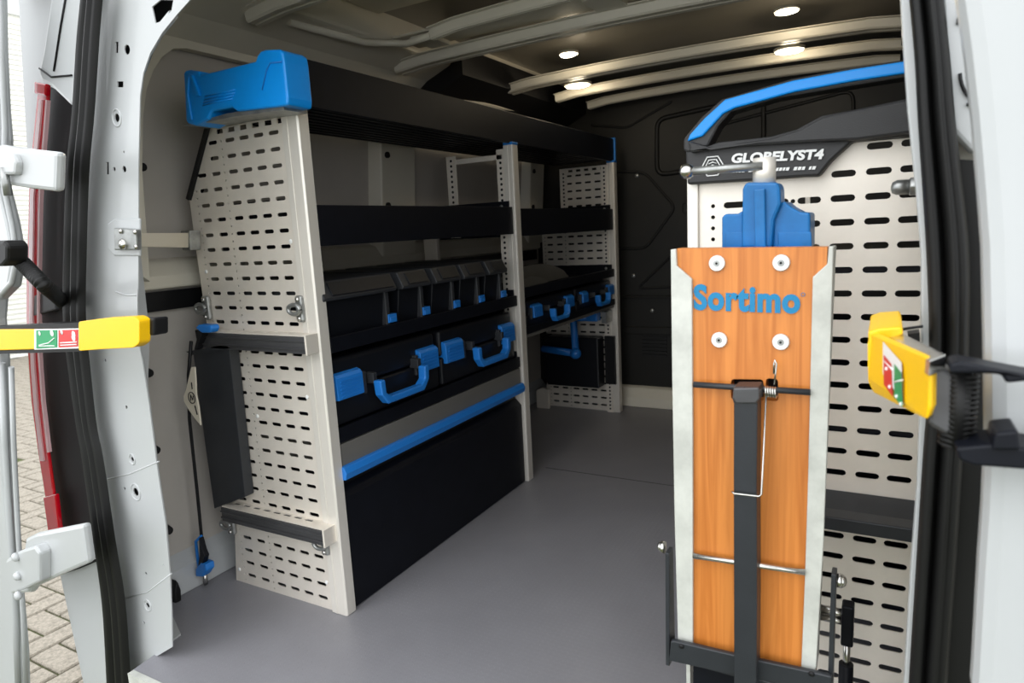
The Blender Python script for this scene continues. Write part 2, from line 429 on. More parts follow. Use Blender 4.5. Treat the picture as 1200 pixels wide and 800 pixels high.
G().box(-1.70, .3, 3.482, 3.50, .60, .612).box(-1.70, .3, 3.485, 3.50, .40, .44).make('pressed_step', M['bulk'], bk, bevel=.003)
g = G()
for i in range(6): g.box(-1.16, -1.02, 3.49, 3.50, .28 + i * .02, .288 + i * .02)
g.make('vent_slats', M['bulkdark'], bk, kind='stuff')
g = G()
for (x, z) in ((-1.20, .72), (-1.10, .53), (-1.17, 1.25)): g.ball((x, 3.496, z), .012, 10, sy=.5)
g.make('bulkhead_screws', M['galv'], bk, kind='stuff')
struct('trim_15', G().prism([(3.43, 0), (3.50, 0), (3.50, .11), (3.47, .10), (3.44, .05)], 'x', -1.30, .35), M['paint_in'], bevel=.006).__setitem__('label', 'white painted step along the foot of the bulkhead')

# rear pillar, left: face with punched holes
pill = [(-1.347, 1.565), (-1.071, 1.503), (-1.115, 1.447), (-1.164, 1.427), (-1.216, 1.403), (-1.26, 1.374), (-1.29, 1.341), (-1.31, 1.302), (-1.327, 1.242), (-1.35, 1.16), (-1.375, 1.053), (-1.405, 0.932), (-1.417, 0.895), (-1.43, 0.838), (-1.436, 0.788), (-1.432, 0.752), (-1.431, 0.664), (-1.433, 0.574), (-1.435, 0.524), (-1.435, 0.452), (-1.434, 0.371), (-1.446, 0.245), (-1.461, 0.144), (-1.48, 0.045), (-1.674, -0.079), (-1.72, -0.128), (-1.722, -0.029), (-1.71, 0.119), (-1.711, 0.261), (-1.707, 0.444), (-1.699, 0.621), (-1.673, 0.791), (-1.629, 0.933), (-1.575, 1.086), (-1.518, 1.228), (-1.452, 1.376), (-1.4, 1.498)]
def holes_px():
    H = []
    H.append([(-1.236, 1.453), (-1.208, 1.46), (-1.171, 1.452), (-1.18, 1.436), (-1.206, 1.423), (-1.232, 1.423)])
    H.append([(-1.366, 1.413), (-1.356, 1.411), (-1.362, 1.391), (-1.371, 1.392)])
    H.append([(-1.378, 1.339), (-1.358, 1.336), (-1.361, 1.325), (-1.381, 1.328)])
    H.append([(-1.457, 1.187), (-1.448, 1.186), (-1.454, 1.161), (-1.464, 1.162)])
    for (x, z), r in zip([(-1.331, 1.392), (-1.397, 1.27), (-1.39, 1.201), (-1.432, 1.17), (-1.397, 1.167), (-1.472, 1.025), (-1.577, 0.75), (-1.52, 0.643), (-1.528, 0.516), (-1.579, 0.436), (-1.534, 0.434), (-1.544, 0.223), (-1.656, 0.125), (-1.557, 0.136), (-1.586, 0.082), (-1.465, 0.262)],
                         [.011, .010, .003, .0055, .008, .005, .005, .005, .007, .005, .012, .005, .005, .008, .005, .003]):
        H.append(dot(x, z, r * .85, 14))
    return H
pl_ = struct('trim_16', G().plate(pill, holes_px(), 'y', 0.86, 0.8625), M['paint'])
pl_['label'] = 'white rear door pillar with punched holes, left of the cargo opening'
b = pl_.modifiers.new('bevel', 'BEVEL'); b.width = .0008; b.segments = 1; b.limit_method = 'ANGLE'
# raised collars, seams and pressings on the pillar face
g = G()
for (x, z), r in zip([(-1.397, 1.27), (-1.534, 0.434), (-1.557, 0.136), (-1.528, 0.516)], [.015, .018, .013, .011]):
    pts = [(x + r * math.cos(a * math.pi / 9), .8585, z + 1.15 * r * math.sin(a * math.pi / 9)) for a in range(19)]
    g.tube([(p[0], .8600, p[2]) for p in pts], .0022, 6, False)
g.make('hole_collar', M['paint'], pl_, kind='stuff')
def path_y(pts, Y): return [(x, Y, z) for x, z in pts]
G().tube(path_y([(-1.646, 0.45), (-1.548, 0.477), (-1.425, 0.524)], .8605), .002, 6).tube(path_y([(-1.668, 0.125), (-1.553, 0.171), (-1.44, 0.246)], .8605), .002, 6).tube(path_y([(-1.492, 0.91), (-1.455, 0.902), (-1.418, 0.903)], .8605), .002, 6).make('pressed_seam', M['paint'], pl_)
G().prism([(-1.481, 1.059), (-1.453, 1.068), (-1.363, 1.064), (-1.381, 0.986), (-1.474, 0.989), (-1.493, 1.004)], 'y', .8565, .862).make('raised_pad', M['paint'], pl_, bevel=.003)
# rolled inner edge of the pillar
edge = [(-1.18, 1.433), (-1.233, 1.409), (-1.277, 1.379), (-1.308, 1.346), (-1.328, 1.306), (-1.346, 1.245), (-1.369, 1.162), (-1.395, 1.054), (-1.424, 0.931)]
edge2 = [(-1.45, 0.786), (-1.442, 0.749), (-1.441, 0.66), (-1.443, 0.57), (-1.445, 0.518), (-1.445, 0.446), (-1.444, 0.364), (-1.456, 0.236), (-1.475, 0.134)]
G().tube([(x - .010, .870, z) for x, z in edge], .009, 10).tube([(x - .016, .870, z) for x, z in edge2], .009, 10).make('rolled_edge', M['paint'], pl_)
# inner sheet coloured as cavity shade, and the return to the side wall
struct('trim_17', G().prism([(-1.46, 1.587), (-1.166, 1.522), (-1.216, 1.456), (-1.311, 1.397), (-1.388, 1.322), (-1.493, 0.929), (-1.553, 0.885), (-1.58, 0.78), (-1.528, 0.769), (-1.543, 0.539), (-1.55, 0.274), (-1.592, 0.055), (-1.762, -0.091), (-1.774, 0.603), (-1.645, 1.09)], 'y', .90, .905), M['hole']).__setitem__('label', 'inner sheet of the left rear pillar, blackened as shade behind the holes')
struct('trim_23', G().prism([(-1.567, .875), (-1.577, .944), (-1.80, 1.042), (-1.80, .95), (-1.63, .875)], 'z', -.03, .004), M['paint']).__setitem__('label', 'white sheet beside the floor at the pillar foot')
struct('wall_rear_left', G().prism([(-1.95, -.10), (-1.62, -.10), (-1.62, .45), (-1.52, .8), (-1.50, 1.2), (-1.42, 1.45), (-1.3, 1.8), (-1.75, 1.8), (-1.9, 1.1)], 'y', .91, .94), M['paint'])  # unseen body corner plate, put in to block light leaks
# outer body corner above and below the tail lamp
body = [(-1.486, 1.607), (-1.539, 1.521), (-1.593, 1.436), (-1.629, 1.389), (-1.618, 1.368), (-1.584, 1.353), (-1.518, 1.303), (-1.454, 1.406), (-1.376, 1.519)]
bb = struct('trim_18', G().prism(body, 'y', .84, .93), M['paint'], bevel=.01); bb['label'] = 'white body corner above the left tail lamp'
G().tube(path_y([(-1.47, 1.522), (-1.509, 1.465), (-1.561, 1.383)], .838), .002, 6).tube(path_y([(-1.615, 1.397), (-1.574, 1.373), (-1.497, 1.365)], .838), .002, 6).make('panel_gap', M['blackpl'], bb)
b2 = struct('trim_19', G().prism([(-1.918, 0.15), (-1.883, 0.167), (-1.678, 0.254), (-1.684, -0.177), (-1.889, -0.247)], 'y', .84, .93), M['paint'], bevel=.006); b2['label'] = 'white body corner below the left tail lamp'
G().prism([(-1.877, 0.169), (-1.798, 0.203), (-1.71, 0.238), (-1.712, 0.23), (-1.792, 0.195), (-1.874, 0.163)], 'y', .835, .842).make('shut_line_gap', M['hole'], b2)
struct('wall_header', G().box(-1.75, .5, .84, .96, 1.60, 1.80), M['paint'])
# right pillar flange and outer body
struct('trim_20', G().prism([(0.001, 1.24), (0.007, 1.172), (0.014, 1.103), (0.026, 1.013), (0.033, 0.949), (0.037, 0.856), (0.039, 0.778), (0.04, 0.687), (0.038, 0.584), (0.037, 0.402), (0.065, 0.411), (0.061, 0.856), (0.025, 1.235)], 'y', .845, .87), M['paint'], bevel=.002).__setitem__('label', 'white flange of the right rear pillar')
struct('wall_rear_right', G().box(.055, .55, .875, .93, -.1, 1.8), M['paint_in'])
struct('trim_21', G().prism([(0.035, 1.239), (0.098, 1.225), (0.109, 1.045), (0.072, 1.055), (0.052, 1.08)], 'y', .84, .872), M['paint'], bevel=.004).__setitem__('label', 'body panel beside the right door seal')
G().tube(path_y(rnd([(0.053, 1.191), (0.067, 1.194), (0.077, 1.101), (0.071, 1.101), (0.059, 1.12)], .012), .838), .0018, 6).make('pressed_outline', M['blackpl'], bpy.data.objects['trim_21'])
struct('trim_22', G().prism([(0.052, 1.05), (0.109, 1.041), (0.145, 0.442), (0.073, 0.418)], 'y', .85, .872), M['rubber']).__setitem__('label', 'black sheet standing in for the shade in the gap behind the right door')  # shade of the open gap, put in as a black sheet

# ================================================================== DOOR SEALS
def seal(name, L, Rr, Y, label):
    t = thing(name, label, 'door seal', (L[len(L) // 2][0], Y, L[-1][1]), 'rubber seals around the rear opening')
    n = len(L)
    # smooth resample
    def samp(P, t_):
        f = t_ * (n - 1); i = min(int(f), n - 2); u = f - i
        p0 = P[max(i - 1, 0)]; p1 = P[i]; p2 = P[i + 1]; p3 = P[min(i + 2, n - 1)]
        return tuple(.5 * (2 * p1[k] + (p2[k] - p0[k]) * u + (2 * p0[k] - 5 * p1[k] + 4 * p2[k] - p3[k]) * u * u + (3 * p1[k] - p0[k] - 3 * p2[k] + p3[k]) * u ** 3) for k in (0, 1))
    N = 48
    def band(prof, nm, m):
        vs = []; fs = []; k = len(prof)
        for i in range(N + 1):
            a = samp(L, i / N); b = samp(Rr, i / N)
            for (s_, d) in prof: vs.append((a[0] + (b[0] - a[0]) * s_, Y - d, a[1] + (b[1] - a[1]) * s_))
        for i in range(N):
            for j in range(k - 1): fs.append((i * k + j, i * k + j + 1, (i + 1) * k + j + 1, (i + 1) * k + j))
        g = G(); g._poly(vs, fs, True); return g.make(nm, m, t)
    band([(0, .006), (.04, .012), (.12, .018), (.28, .018), (.36, .010), (.42, .006)], 'flange_lip', M['rubber'])
    band([(.42, .004), (.46, .014), (.56, .022), (.66, .024), (.74, .016), (.80, .020), (.90, .018), (1.0, .008)], 'hollow_bulb', M['rubber'])
    band([(.40, -.004), (.42, .006), (.44, -.004)], 'stitch_groove', M['hole'])
seal('door_seal', [(-1.384, 1.531), (-1.399, 1.488), (-1.435, 1.415), (-1.487, 1.29), (-1.544, 1.174), (-1.603, 1.013), (-1.653, 0.857), (-1.667, 0.737), (-1.673, 0.592), (-1.672, 0.507), (-1.682, 0.312), (-1.69, 0.146), (-1.714, -0.002), (-1.751, -0.186)],
     [(-1.316, 1.516), (-1.335, 1.475), (-1.366, 1.403), (-1.415, 1.281), (-1.465, 1.168), (-1.519, 1.01), (-1.565, 0.858), (-1.58, 0.742), (-1.592, 0.6), (-1.586, 0.518), (-1.59, 0.329), (-1.589, 0.171), (-1.607, 0.029), (-1.635, -0.147)], .835,
     'black rubber seal curving down the left side of the rear opening')
seal('door_seal', [(0.007, 1.23), (0.011, 1.206), (0.018, 1.148), (0.024, 1.081), (0.036, 0.96), (0.043, 0.861), (0.044, 0.786), (0.043, 0.728), (0.042, 0.6), (0.041, 0.469), (0.041, 0.425)],
     [(0.038, 1.224), (0.041, 1.2), (0.049, 1.143), (0.057, 1.077), (0.074, 0.959), (0.079, 0.862), (0.081, 0.789), (0.08, 0.733), (0.08, 0.609), (0.079, 0.481), (0.079, 0.438)], .835,
     'black rubber seal running down the right side of the rear opening')

# ================================================================== TAIL LAMP
tl = thing('tail_lamp', 'tall narrow red tail lamp with a pale centre stripe on the outer left body corner', 'tail light', (-2.0, .88, .2))
outer_r = [(-1.697, 1.383), (-1.657, 1.371), (-1.686, 1.303), (-1.727, 1.232), (-1.768, 1.151), (-1.795, 1.078), (-1.839, 0.955), (-1.874, 0.845), (-1.902, 0.747), (-1.926, 0.62), (-1.936, 0.479), (-1.944, 0.357), (-1.939, 0.245), (-1.997, 0.226), (-1.994, 0.349), (-1.99, 0.472), (-1.979, 0.616), (-1.954, 0.745), (-1.929, 0.844), (-1.892, 0.956), (-1.842, 1.08), (-1.814, 1.154), (-1.765, 1.257), (-1.727, 1.327)]
G().prism(outer_r, 'y', .872, .880).make('lens', M['red'], tl, bevel=.004)
st = [(-1.693, 1.348), (-1.683, 1.345), (-1.712, 1.287), (-1.751, 1.214), (-1.787, 1.138), (-1.837, 0.997), (-1.886, 0.846), (-1.921, 0.713), (-1.942, 0.597), (-1.957, 0.453), (-1.976, 0.451), (-1.96, 0.595), (-1.939, 0.712), (-1.903, 0.845), (-1.853, 0.998), (-1.803, 1.139), (-1.766, 1.216), (-1.727, 1.289)]
G().prism(st, 'y', .868, .874).make('reflector_stripe', M['pink'], tl)
st2 = [(-1.665, 1.342), (-1.658, 1.341), (-1.702, 1.248), (-1.748, 1.149), (-1.775, 1.077), (-1.825, 0.934), (-1.853, 0.847), (-1.88, 0.749), (-1.904, 0.624), (-1.918, 0.483), (-1.927, 0.482), (-1.912, 0.623), (-1.889, 0.749), (-1.861, 0.847), (-1.833, 0.934), (-1.783, 1.078), (-1.756, 1.15), (-1.709, 1.248)]
G().prism(st2, 'y', .866, .874).make('reflector_stripe', M['pink'], tl)
G().prism([(-1.696, 1.386), (-1.649, 1.374), (-1.66, 1.351), (-1.704, 1.361)], 'y', .864, .876).make('upper_cap', M['red'], tl, bevel=.003)
G().prism([(-1.987, 0.346), (-1.92, 0.366), (-1.933, 0.247), (-1.994, 0.225)], 'y', .864, .876).make('lower_cap', M['red'], tl, bevel=.003)
G().prism([(-1.704, 1.381), (-1.666, 1.363), (-1.594, 1.32), (-1.643, 1.225), (-1.703, 1.093), (-1.777, 0.844), (-1.806, 0.692), (-1.811, 0.51), (-1.798, 0.298), (-1.986, 0.226), (-1.987, 0.367), (-1.977, 0.539), (-1.936, 0.776), (-1.869, 0.997), (-1.805, 1.16), (-1.749, 1.274)], 'y', .893, .905).make('housing', M['blackpl'], tl, label='matt black side of the lamp recess')
G().prism([(-1.867, 0.9), (-1.787, 0.915), (-1.772, 0.886), (-1.775, 0.865), (-1.889, 0.846)], 'y', .87, .89).make('grommet_plate', M['darkalu'], tl, bevel=.004)

# ================================================================== DOORS
d1 = struct('door_1', G().prism([(-1.768, 1.652), (-1.541, 1.599), (-1.562, 1.509), (-1.591, 1.416), (-1.62, 1.301), (-1.63, 1.242), (-1.67, 1.147), (-1.659, 1.073), (-1.658, 0.998), (-1.702, 0.932), (-1.77, 0.903), (-1.793, 0.858), (-1.812, 0.759), (-1.848, 0.63), (-1.898, 0.447), (-1.919, 0.324), (-1.937, 0.231), (-1.962, 0.104), (-1.992, -0.054), (-2.049, -0.255), (-2.643, -0.458)], 'y', .745, .775), M['paint'], bevel=.008)
d1['label'] = 'white left rear door, folded open'
G().tube(path_y([(-1.532, 1.526), (-1.562, 1.405), (-1.599, 1.261), (-1.644, 1.153), (-1.638, 1.068), (-1.64, 0.999), (-1.681, 0.944), (-1.736, 0.916)], .745), .006, 8).tube(path_y([(-1.793, 0.756), (-1.849, 0.552), (-1.905, 0.321), (-1.965, 0.071), (-2.041, -0.205)], .745), .008, 8).tube(path_y([(-1.756, 0.748), (-1.811, 0.557), (-1.869, 0.328), (-1.927, 0.081), (-2, -0.191)], .747), .006, 8).make('pressed_rib', M['paint'], d1)
h1 = G().prism([(-1.627, 1.219), (-1.569, 1.223), (-1.53, 1.216), (-1.445, 1.201), (-1.363, 1.188), (-1.39, 1.117), (-1.492, 1.131), (-1.562, 1.143), (-1.591, 1.16), (-1.645, 1.168)], 'y', .715, .735).make('door_hinge', M['paint'], d1, bevel=.008)
G().prism([(-1.556, 1.203), (-1.497, 1.197), (-1.487, 1.18), (-1.501, 1.157), (-1.57, 1.162)], 'y', .702, .72).make('hinge_knuckle', M['paint'], h1, bevel=.006)
G().cyl((-1.545, .705, 1.12), (-1.545, .705, 1.175), .008, 10).make('hinge_pin', M['galv'], h1)
h2 = G().prism([(-1.914, 0.246), (-1.806, 0.295), (-1.787, 0.328), (-1.733, 0.351), (-1.514, 0.414), (-1.519, 0.321), (-1.639, 0.268), (-1.789, 0.199), (-1.811, 0.18), (-1.921, 0.15)], 'y', .725, .745).make('door_hinge', M['paint'], d1, bevel=.008)
G().prism([(-1.805, 0.294), (-1.768, 0.311), (-1.689, 0.339), (-1.671, 0.326), (-1.696, 0.248), (-1.769, 0.214), (-1.824, 0.192)], 'y', .70, .73).make('hinge_knuckle', M['paint'], h2, bevel=.006)
g = G()
for (x, z) in [(-1.781, 0.295), (-1.79, 0.244), (-1.805, 0.19)]: g.ball((x, .697, z), .011, 12, sy=.8)
g.make('hinge_bolts', M['paint'], h2, kind='stuff')
d2 = struct('door_2', G().prism([(0.034, 1.168), (0.039, 1.144), (0.045, 1.109), (0.052, 1.061), (0.058, 1.013), (0.063, 0.969), (0.068, 0.9), (0.073, 0.82), (0.074, 0.765), (0.074, 0.717), (0.075, 0.626), (0.075, 0.594), (0.168, 0.626), (0.128, 1.147)], 'y', .60, .64), M['paint'], bevel=.012)
d2['label'] = 'white right rear door, folded open, out of focus at the edge'

# corrugated cable hose on the left door
def hose(name, pts, r, label, pitch=.006):
    P = [Vector(p) for p in pts]; out = []; rs = []
    L = 0
    dense = []
    n = len(P)
    for i in range(n - 1):
        p0 = P[max(i - 1, 0)]; p1 = P[i]; p2 = P[i + 1]; p3 = P[min(i + 2, n - 1)]
        m = max(2, int((p2 - p1).length / (pitch / 4)))
        for k in range(m):
            u = k / m
            dense.append(.5 * (2 * p1 + (p2 - p0) * u + (2 * p0 - 5 * p1 + 4 * p2 - p3) * u * u + (3 * p1 - p0 - 3 * p2 + p3) * u ** 3))
    dense.append(P[-1])
    rs = [r if (i // 2) % 2 else r * .82 for i in range(len(dense))]
    t = thing(name, label, 'hose', tuple(P[-1]))
    G().tube(dense, rs, 12).make('corrugated_sleeve', M['rubber'], t)
    return t
hp = [(-1.603, 1.019), (-1.572, 1.007), (-1.531, 0.989), (-1.492, 0.964), (-1.455, 0.94)]
ht = hose('cable_hose', [(x, .70, z) for (x, z) in hp] + [([(-1.565, 0.914)][0][0], .77, [(-1.565, 0.914)][0][1]), ([(-1.69, 0.882)][0][0], .85, [(-1.69, 0.882)][0][1])], .0155, 'black corrugated cable hose looping from the left door to the body')
G().prism([(-1.547, 1.032), (-1.497, 1.03), (-1.484, 1.02), (-1.495, 0.991), (-1.518, 0.981), (-1.566, 0.982)], 'y', .66, .70).make('grommet', M['rubber'], ht, bevel=.006)

# ================================================================== YELLOW DOOR CATCHES
yc = thing('door_catch', 'yellow door catch bar with a green and red sticker reaching left across the pillar', 'door catch', (-1.35, .74, .80), 'yellow door catches')
arm = G().prism([(-1.756, 0.84), (-1.38, 0.852), (-1.392, 0.813), (-1.774, 0.791)], 'y', .715, .745).make('arm', M['yellow'], yc, bevel=.002)
G().prism([(-1.766, 0.845), (-1.381, 0.864), (-1.384, 0.852), (-1.769, 0.837)], 'y', .72, .75).prism([(-1.786, 0.789), (-1.395, 0.812), (-1.397, 0.805), (-1.789, 0.781)], 'y', .72, .75).make('arm_edge', M['blackpl'], yc)
cap = rnd([(-1.354, 0.869), (-1.271, 0.877), (-1.174, 0.882), (-1.157, 0.876), (-1.167, 0.834), (-1.187, 0.825), (-1.287, 0.818), (-1.37, 0.811)], .006, 3)
G().prism(cap, 'y', .70, .722).make('catch_cap', M['yellow'], yc, bevel=.006)
G().prism([(-1.203, 0.874), (-1.146, 0.877), (-1.153, 0.845), (-1.206, 0.842)], 'y', .72, .75).make('catch_buffer', M['blackpl'], yc, bevel=.004)
stk = G().prism([(-1.55, 0.847), (-1.381, 0.853), (-1.393, 0.813), (-1.564, 0.803)], 'y', .7125, .716).make('sticker', M['white'], yc, bevel=.0)
G().prism([(-1.54, 0.845), (-1.46, 0.848), (-1.471, 0.812), (-1.552, 0.806)], 'y', .7110, .7126).make('green_field', M['green'], stk)
G().prism([(-1.453, 0.848), (-1.383, 0.851), (-1.393, 0.817), (-1.464, 0.812)], 'y', .7110, .7126).make('red_field', M['redprint'], stk)
g = G()
for pts in ([(-1.537, 0.814), (-1.499, 0.82), (-1.473, 0.831)], [(-1.453, 0.822), (-1.392, 0.826)], [(-1.538, 0.812), (-1.477, 0.815)], [(-1.454, 0.817), (-1.394, 0.821)]):
    g.tube(path_y(pts, .7105), .0012, 5)
for (x, z) in [(-1.479, 0.841), (-1.399, 0.841), (-1.401, 0.834)]: g.ball((x, .7105, z), .007, 10, sy=.1)
for (x, z) in [(-1.528, 0.839), (-1.442, 0.844)]: g.ball((x, .7105, z), .005, 10, sy=.1)
g.make('pictogram', M['white'], stk, kind='stuff')
G().text('1', .009, 'y', lambda v: ([(-1.532, 0.836)][0][0] + v.x, .7098, [(-1.532, 0.836)][0][1] + v.y), .0002).text('2', .009, 'y', lambda v: ([(-1.446, 0.84)][0][0] + v.x, .7098, [(-1.446, 0.84)][0][1] + v.y), .0002).make('step_numbers', M['blackpl'], stk, kind='stuff')

yr = thing('door_catch', 'yellow door catch with black spring and bracket on the right side of the opening', 'door catch', (.04, .62, .80), 'yellow door catches')
def band3(P4, t, nm, m, par, bevel=0.0):
    """P4: four 3D corners of a face, extruded by vector t"""
    g = G(); t = Vector(t); a = [Vector(p) for p in P4]; n = len(a)
    g._poly(a + [p + t for p in a], [tuple(range(n)), tuple(range(2 * n - 1, n - 1, -1))] + [(i, (i + 1) % n, n + (i + 1) % n, n + i) for i in range(n)])
    return g.make(nm, m, par, bevel=bevel)
YA = [(-0.013, 0.876), (-0.009, 0.884), (0.005, 0.88), (0.007, 0.818), (-0.006, 0.825), (-0.011, 0.835)]
YB = [(0.03, 0.846), (0.033, 0.856), (0.032, 0.887), (0.029, 0.892)]
a3 = [(YA[0][0], .72, YA[0][1]), (YA[1][0], .72, YA[1][1]), (YB[3][0], .56, YB[3][1]), (YB[2][0], .56, YB[2][1]), (YB[1][0], .56, YB[1][1]), (YB[0][0], .56, YB[0][1]), (YA[4][0], .72, YA[4][1]), (YA[5][0], .72, YA[5][1])]
band3(a3, (.004, .012, 0), 'arm', M['yellow'], yr, .002)
wr = [(-0.013, 0.885), (-0.004, 0.889), (0.015, 0.891), (0.017, 0.884), (0.007, 0.878), (-0, 0.873), (-0.011, 0.868)]
G().prism(wr, 'y', .72, .84).make('catch_cap', M['yellow'], yr, bevel=.002)
T = [(x, .70 - .035 * i, z) for i, (x, z) in enumerate([(0.004, 0.882), (0.017, 0.881)])]
band3([(YA[1][0] + .012, .735, YA[1][1] - .004), (YA[1][0] + .024, .75, YA[1][1] - .003), (YB[3][0] + .012, .572, YB[3][1] + .002), (YB[3][0] + .001, .555, YB[3][1])], (0, 0, -.012), 'metal_channel', M['chrome'], yr, .001)
pb = [(0.031, 0.887), (0.046, 0.88), (0.048, 0.837), (0.045, 0.832), (0.032, 0.84)]
G().prism(pb, 'y', .57, .60).make('channel_end', M['darkalu'], yr, bevel=.003)
sp = [(0.051, 0.881), (0.054, 0.823)]
g = G(); N = 150
P = []
for i in range(N):
    t = i / N; a = t * 2 * math.pi * 15
    P.append((sp[0][0] + .0110 * math.cos(a), .580 + .0110 * math.sin(a), sp[0][1] + (sp[1][1] - sp[0][1]) * t))
g.tube(P, .0016, 5); g.cyl((sp[0][0], .575, sp[0][1]), (sp[0][0], .575, sp[1][1]), .0075, 12)
g.make('spring', M['rubber'], yr)
G().prism([(0.042, 0.891), (0.047, 0.893), (0.059, 0.891), (0.086, 0.886), (0.113, 0.884), (0.113, 0.879), (0.084, 0.881), (0.075, 0.879), (0.072, 0.885), (0.055, 0.885), (0.042, 0.884)], 'y', .55, .58).prism([(0.048, 0.83), (0.069, 0.835), (0.093, 0.834), (0.117, 0.832), (0.118, 0.816), (0.09, 0.819), (0.06, 0.818), (0.051, 0.821)], 'y', .55, .59).prism([(0.07, 0.845), (0.083, 0.848), (0.085, 0.834), (0.069, 0.832)], 'y', .545, .58).make('hinge_bracket', M['black_steel'], yr, bevel=.002)
s2 = G().prism([(0, 0.884), (0.014, 0.877), (0.016, 0.846), (0.001, 0.855)], 'y', .618, .620).make('sticker', M['white'], yr)
# sticker follows the slanted arm
for v in s2.data.vertices:
    w = v.co + WL[yr]; v.co.y = (.7155 - (w.x - a3[1][0]) / (a3[2][0] - a3[1][0] + 1e-9) * .16) - WL[yr].y - (.0015 if v.co.y + WL[yr].y < .619 else 0)
def on_arm(pts):
    out = []
    for (x, z) in pts:
        out.append((x, .7150 - (x - a3[1][0]) / (a3[2][0] - a3[1][0]) * .16 - .0022, z))
    return out
for nm, pts, m in (('red_field', [(0.001, 0.873), (0.007, 0.87), (0.009, 0.843), (0.002, 0.847)], 'redprint'), ('green_field', [(0.009, 0.872), (0.014, 0.869), (0.016, 0.842), (0.01, 0.844)], 'green')):
    band3(on_arm(pts), (0, -.0006, 0), nm, M[m], s2)
g = G()
g.tube([(p[0], p[1] - .001, p[2]) for p in on_arm([(0.01, 0.857), (0.012, 0.86), (0.015, 0.864)])], .0007, 5)
g.tube([(p[0], p[1] - .001, p[2]) for p in on_arm([(0.002, 0.868), (0.008, 0.866)])], .0007, 5)
for p in on_arm([(0.004, 0.863), (0.012, 0.847), (0.015, 0.844), (0.007, 0.85)]): g.ball((p[0], p[1] - .001, p[2]), .0018, 8, sy=.2)
g.make('pictogram', M['white'], s2, kind='stuff')
G().tube(path_y([(0.016, 0.876), (0.025, 0.878), (0.036, 0.88)], .80), .0016, 6).prism([(0.023, 0.868), (0.034, 0.87), (0.035, 0.857), (0.025, 0.856)], 'y', .82, .845).make('catch_rod', M['blackpl'], yr)

# ================================================================== PERFORATED END PANEL
SLX = [-1.608, -1.550, -1.482, -1.4285, -1.375, -1.321]
SLZ = [1.265 - .0395 * k for k in range(18)] + [.5535 - .0402 * k for k in range(14)]
OUT = [(-1.682, 0.0), (-1.655, 0.20), (-1.655, .70), (-1.668, .80), (-1.672, 1.02), (-1.672, 1.13), (-1.558, 1.305), (-1.262, 1.305), (-1.262, 0.0)]
def panel_geo(g, y, OUT=OUT):
    H = []
    for i, z in enumerate(SLZ):
        for x in SLX:
            if inset_ok(OUT, x, z, .0175): H.append(slot(x, z, .0360, .0100))
        for dz in (0, -.0198):
            for x in (-1.5155, -1.287, -1.639):
                if inset_ok(OUT, x, z + dz, .008): H.append(dot(x, z + dz, .0033, 6))
    for k in range(6): H.append(rect(-1.53 + .045 * k, -1.505 + .045 * k, 1.284, 1.296))
    g.plate(OUT, H, 'y', y, y + .003)
    return g

rack = thing('shelving_unit', 'tall black and aluminium shelving unit along the left wall with perforated end panel', 'shelving', (-1.45, 1.2, 0))
ep = panel_geo(G(), 1.2).make('end_panel', M['zinc'], rack, label='pale perforated steel end panel')
# folded rim, black slanted edge
G().prism([(-1.674, 1.13), (-1.560, 1.305), (-1.548, 1.305), (-1.664, 1.125)], 'y', 1.190, 1.23).make('slanted_edge', M['blackpl'], rack)
g = G()
for (x, z) in ((-1.64, .93), (-1.64, .30), (-1.30, .60), (-1.30, 1.00), (-1.50, .53), (-1.30, .08), (-1.66, .04)): g.ball((x, 1.199, z), .006, 8, sy=.4)
g.make('panel_rivets', M['white'], rack, kind='stuff')
def aisle_post(y, xin, xout, th=.035, cap=True):
    g = G()
    g.prism([(xin, y), (xin, y + .004), (xout - .012, y + .006), (xout - .012, y + th), (xout, y + th), (xout, y + .004), (xout - .004, y)], 'z', .001, 1.312)
    g.box(xin + .016, xin + .020, y - .0015, y, .001, 1.312)
    p = g.make('post', M['alu'], rack, bevel=.0012)
    if cap: G().box(xin, xout + .002, y - .001, y + th, 1.312, 1.322).make('post_cap', M['blue2'], p, bevel=.002)
    return p
aisle_post(1.192, -1.282, -1.228)
# middle frame posts (perforated flange towards the rear doors)
def flange_post(y, x0, x1, z0, z1, nm='post'):
    p = G().box(x0, x1, y, y + .004, z0, z1).make(nm, M['zinc'], rack)
    g = G(); z = z0 + .02
    while z < z1 - .01: g.cyl(((x0 + x1) / 2, y - .0006, z), ((x0 + x1) / 2, y + .001, z), .0055, 6); z += .0198
    g.make('punched_holes', M['hole'], p, kind='stuff')
    return p
aisle_post(2.232, -1.262, -1.222, .04)
flange_post(2.236, -1.295, -1.262, .34, 1.30)
flange_post(2.234, -1.522, -1.478, 0.98, 1.295)
G().box(-1.50, -1.27, 2.236, 2.25, 1.262, 1.282).make('cross_bar', M['zinc'], rack, bevel=.002)
G().box(-1.665, -1.60, 2.24, 2.262, .02, 1.0).make('post', M['zinc'], rack, bevel=.003)
aisle_post(3.292, -1.262, -1.222, .04)
OUTF = [(-1.682, 0.0), (-1.655, 0.20), (-1.655, .985), (-1.535, .986), (-1.535, 1.305), (-1.262, 1.305), (-1.262, 0.0)]
fp = panel_geo(G(), 3.312, OUTF).make('end_panel', M['zinc'], rack)
flange_post(3.288, -1.292, -1.258, 0.0, 1.30)
flange_post(3.304, -1.53, -1.49, 0.98, 1.30)
G().prism([(-1.70, 0.0), (-1.62, 0.0), (-1.62, .11), (-1.66, .12), (-1.70, .10)], 'y', 3.24, 3.26).make('foot_bracket', M['zinc'], rack, bevel=.004)
